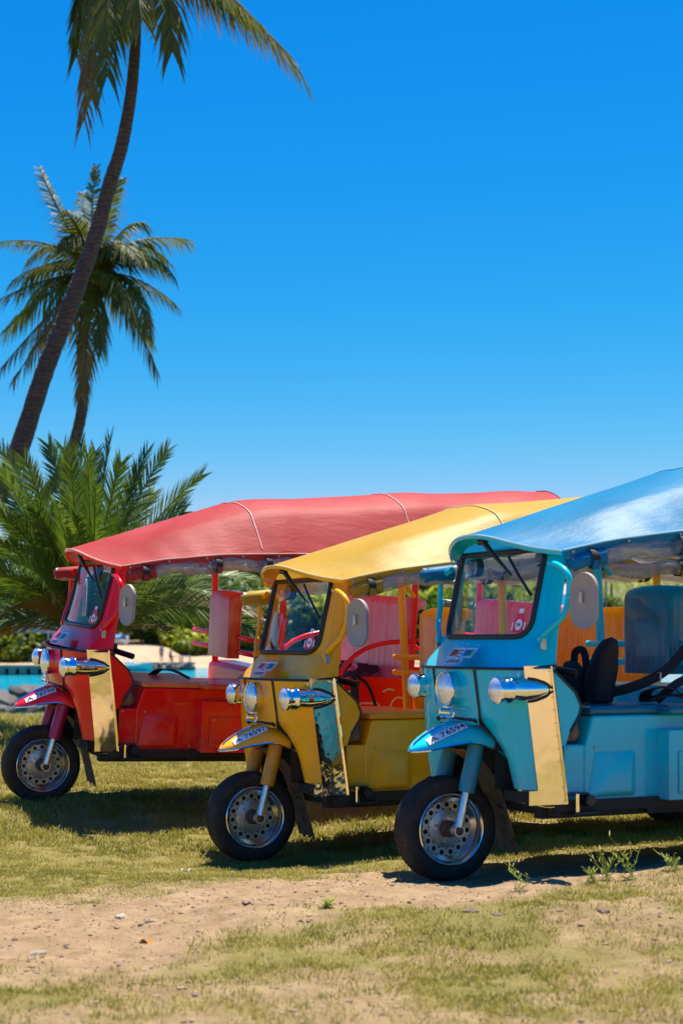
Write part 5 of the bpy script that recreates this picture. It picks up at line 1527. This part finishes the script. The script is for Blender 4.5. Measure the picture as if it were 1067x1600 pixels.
# ------------------------------------------------------------------ turf, weeds, stones
def blades(name, n, region, mat_, hmin, hmax, wid, seed, dens=None, tuft=1):
    r_ = np.random.default_rng(seed)
    x = r_.uniform(region[0], region[1], n * 3); y = region[2] + (region[3] - region[2]) * r_.uniform(0, 1, n * 3) ** 1.0
    inside_ = np.abs(x) < (y * .23 + .35); x, y = x[inside_], y[inside_]
    m = grass_mask(x, y) * np.clip((fbm(x, y, 6.0, 61, 4) - .34) / .22, .03, 1)
    keep = r_.uniform(0, 1, len(x)) < m; x, y = x[keep][:n], y[keep][:n]
    if tuft > 1:
        x = (x[:, None] + r_.normal(0, .018, (len(x), tuft))).ravel(); y = (y[:, None] + r_.normal(0, .018, (len(y), tuft))).ravel()
    z = ground_h(x, y) - .004; k = len(x)
    big = .55 + .9 * fbm(x, y, 1.7, 71, 3)
    h = r_.uniform(hmin, hmax, k) * big; a = r_.uniform(0, 2 * pi, k); w_ = wid * r_.uniform(.7, 1.3, k); le = r_.uniform(.2, 1.1, k); b_ = r_.uniform(0, 2 * pi, k)
    P = np.stack([x, y, z], -1); sd = np.stack([np.cos(a), np.sin(a), 0 * a], -1) * w_[:, None]; ld = np.stack([np.cos(b_), np.sin(b_), 0 * b_], -1) * (h * le)[:, None]; up = np.zeros((k, 3)); up[:, 2] = h
    Q = np.stack([P - sd, P + sd, P + ld * .4 + up * .6 + sd * .6, P + ld * .4 + up * .6 - sd * .6, P + ld + up * .92 - sd * .1, P + ld + up * .92 + sd * .1], 1).reshape(-1, 3)
    i0 = (np.arange(k) * 6)[:, None]
    F_ = np.concatenate([i0 + np.array([[0, 1, 2, 3]]), i0 + np.array([[3, 2, 5, 4]])], 0)
    o = link(name, raw_mesh(name, Q, F_), mat_); o['kind'] = 'stuff'; return o
g1 = blades('grass', 52000, (-3.4, 3.4, 5.0, 9.8), M['grass'], .008, .032, .0022, 1, tuft=3); g1['label'] = 'short dry turf in the foreground and round the wheels'
g2 = blades('grass', 45000, (-4.6, 4.6, 9.8, 15.5), M['grass'], .020, .055, .0035, 2, tuft=3); g2['label'] = 'turf under and behind the tuk-tuks'
g3 = blades('grass', 30000, (-7.5, 7.5, 15.5, 25.5), M['grass'], .05, .16, .008, 3, tuft=2); g3['label'] = 'longer grass on the bank above the water'
def scatter_stones(n, seed):
    r_ = random.Random(seed); V = []; F_ = []
    bm = bmesh.new(); bmesh.ops.create_icosphere(bm, subdivisions=1, radius=1); bv = [v.co.copy() for v in bm.verts]; bf = [tuple(v.index for v in f.verts) for f in bm.faces]; bm.free()
    pts = []
    while len(pts) < n:
        x, y = r_.uniform(-2.6, 2.6), r_.uniform(5.0, 9.6)
        if float(grass_mask(x, y)) < r_.uniform(.1, .9): pts.append((x, y))
    xs_ = np.array([p[0] for p in pts]); ys_ = np.array([p[1] for p in pts]); zs = ground_h(xs_, ys_)
    for (x, y), z in zip(pts, zs):
        s_ = min(.013, .0026 * (1 / max(.02, r_.random())) ** .45); rot = Matrix.Rotation(r_.random() * 6, 3, 'Z'); o = len(V)
        sc = Vector((s_ * r_.uniform(.8, 1.5), s_ * r_.uniform(.8, 1.2), s_ * r_.uniform(.4, .8)))
        V += [tuple(rot @ Vector((v.x * sc.x, v.y * sc.y, v.z * sc.z)) * r_.uniform(.85, 1.15) + Vector((x, y, z))) for v in bv]; F_ += [tuple(i + o for i in f) for f in bf]
    me = bpy.data.meshes.new('gravel'); me.from_pydata(V, [], F_); return me
stone_m = simple('stone', (.25, .175, .11), .9, var=.4, scale=6, bump=.4); clod_m = simple('dark_clod', (.15, .10, .065), .95, var=.4, scale=30, bump=.5)
gr = link('gravel', scatter_stones(5200, 5), stone_m); gr['kind'] = 'stuff'; gr['label'] = 'loose grit and clods on the worn track'
gr2 = link('gravel', scatter_stones(2600, 8), clod_m); gr2['kind'] = 'stuff'; gr2['label'] = 'dark crumbs of soil on the worn track'
def gpt(px, py):
    """ground point seen at a photo pixel"""
    Yg = CAMH * FPX / (py - HZ)
    for _ in range(8): Xg = (px - CX) / FPX * Yg; Yg = (CAMH - float(ground_h(Xg, Yg))) * FPX / (py - HZ)
    return Vector(((px - CX) / FPX * Yg, Yg, float(ground_h((px - CX) / FPX * Yg, Yg))))
pale_st = simple('pale_stone', (.30, .25, .19), .9, var=.2, scale=20)
for px, py, s_, m_, lab in ((190, 1433, .028, pale_st, 'pale flat stone on the bare track, lower left'), (238, 1440, .026, stone_m, 'brown flat stone right of the pale one on the track'), (110, 1396, .022, clod_m, 'dark clod of earth where turf meets the track'), (941, 1424, .032, clod_m, 'dark earth clod on the sandy patch at lower right'),
        (735, 1447, .030, clod_m, 'flat dark clod on bare sand below the blue wheel'), (778, 1439, .024, clod_m, 'small dark clod beside the flat one below the blue wheel'), (385, 1415, .022, stone_m, 'grey pebble on the track below the yellow wheel'), (60, 1490, .024, pale_st, 'blurred pale pebble near the left edge')):
    o = bpy.data.objects.new('stone', rock_mesh(px, 2)); COL.objects.link(o); o.data.materials.append(m_); o.location = gpt(px, py); o.scale = (s_ * 1.4, s_, s_ * .55); o.rotation_euler = (0, 0, px); tag(o, lab, 'stone')
for px, py, col_, lab in ((291, 1363, (.75, .74, .72), 'scrap of white paper on the turf near the yellow wheel'), (228, 1472, (.60, .26, .04), 'fallen orange leaf on the bare track')):
    b = MB(); b.grid(lambda u, v: ((u - .5) * .05, (v - .5) * .028, .008 + .012 * sin(u * 5 + v * 3)), 5, 4); o = b.build('paper_scrap' if px == 291 else 'fallen_leaf', simple('litter', col_, .7), None, thick=.001); o.location = gpt(px, py); tag(o, lab, 'litter' if px == 291 else 'leaf')
# taller weeds in front of the blue tuk-tuk
def weed(px, py, h, n, seed, lab):
    r_ = random.Random(seed); o = thing('weed', lab, 'weed', gpt(px, py + 9), group='weeds before the blue tuk-tuk')
    for k in range(n):
        a = r_.uniform(0, 2 * pi); le = r_.uniform(.2, .95); hh = h * r_.uniform(.5, 1.0); top = Vector((cos(a) * le * hh, sin(a) * le * hh, hh)); mid = top * .5 + Vector((-cos(a) * .02, 0, .01)); b = MB()
        pts = [bez(Vector((r_.uniform(-.06, .06), r_.uniform(-.03, .03), -.01)), mid, top, i / 6) for i in range(7)]
        b.tube(pts, [.0019] * 6 + [.0011], 4)
        for i in range(2, 7):
            for s in (1, -1):
                if r_.random() < .42:
                    an = a + s * r_.uniform(.6, 1.6); L = r_.uniform(.012, .034); d = Vector((cos(an) * L, sin(an) * L, L * r_.uniform(.3, 1.0))); w_ = Vector((-sin(an), cos(an), 0)) * .0022
                    p = pts[i]; b.add([p - w_ * .4, p + w_ * .4, p + d * .5 + w_, p + d * .5 - w_, p + d], [(0, 1, 2, 3), (3, 2, 4)])
        b.build('stem', M['weed'], o)
for k, (px, py, h, n, lab) in enumerate(((950, 1368, .15, 9, 'tallest weed clump in front of the blue running board'), (985, 1366, .17, 6, 'tall thin weed right of the tallest clump'), (926, 1372, .08, 6, 'low weed left of the tallest clump'), (1050, 1352, .08, 8, 'low weed tuft at the right edge'), (819, 1384, .09, 3, 'single thin weed sprig right of the blue front wheel'), (512, 1410, .035, 9, 'green tuft alone on the bare track'))):
    weed(px, py, h * 1.15, n + 2, 40 + k, lab)

# ------------------------------------------------------------------ labels that would read alike are told apart by their order from left to right
def tell_apart():
    same = {}
    for o in bpy.data.objects:
        if o.parent is None and 'label' in o and 'category' in o: same.setdefault(o['label'], []).append(o)
    words = {2: ('left of two', 'right of two'), 3: ('leftmost of three', 'middle of three', 'rightmost of three'), 4: ('leftmost of four', 'second of four', 'third of four', 'rightmost of four'), 5: ('leftmost of five', 'second of five', 'third of five', 'fourth of five', 'rightmost of five'), 6: ('leftmost of six', 'second of six', 'third of six', 'fourth of six', 'fifth of six', 'rightmost of six')}
    for lab, obs in same.items():
        if len(obs) in words:
            for o, w_ in zip(sorted(obs, key=lambda q: q.location.x / q.location.y), words[len(obs)]): o['label'] = lab + ', ' + w_
tell_apart()
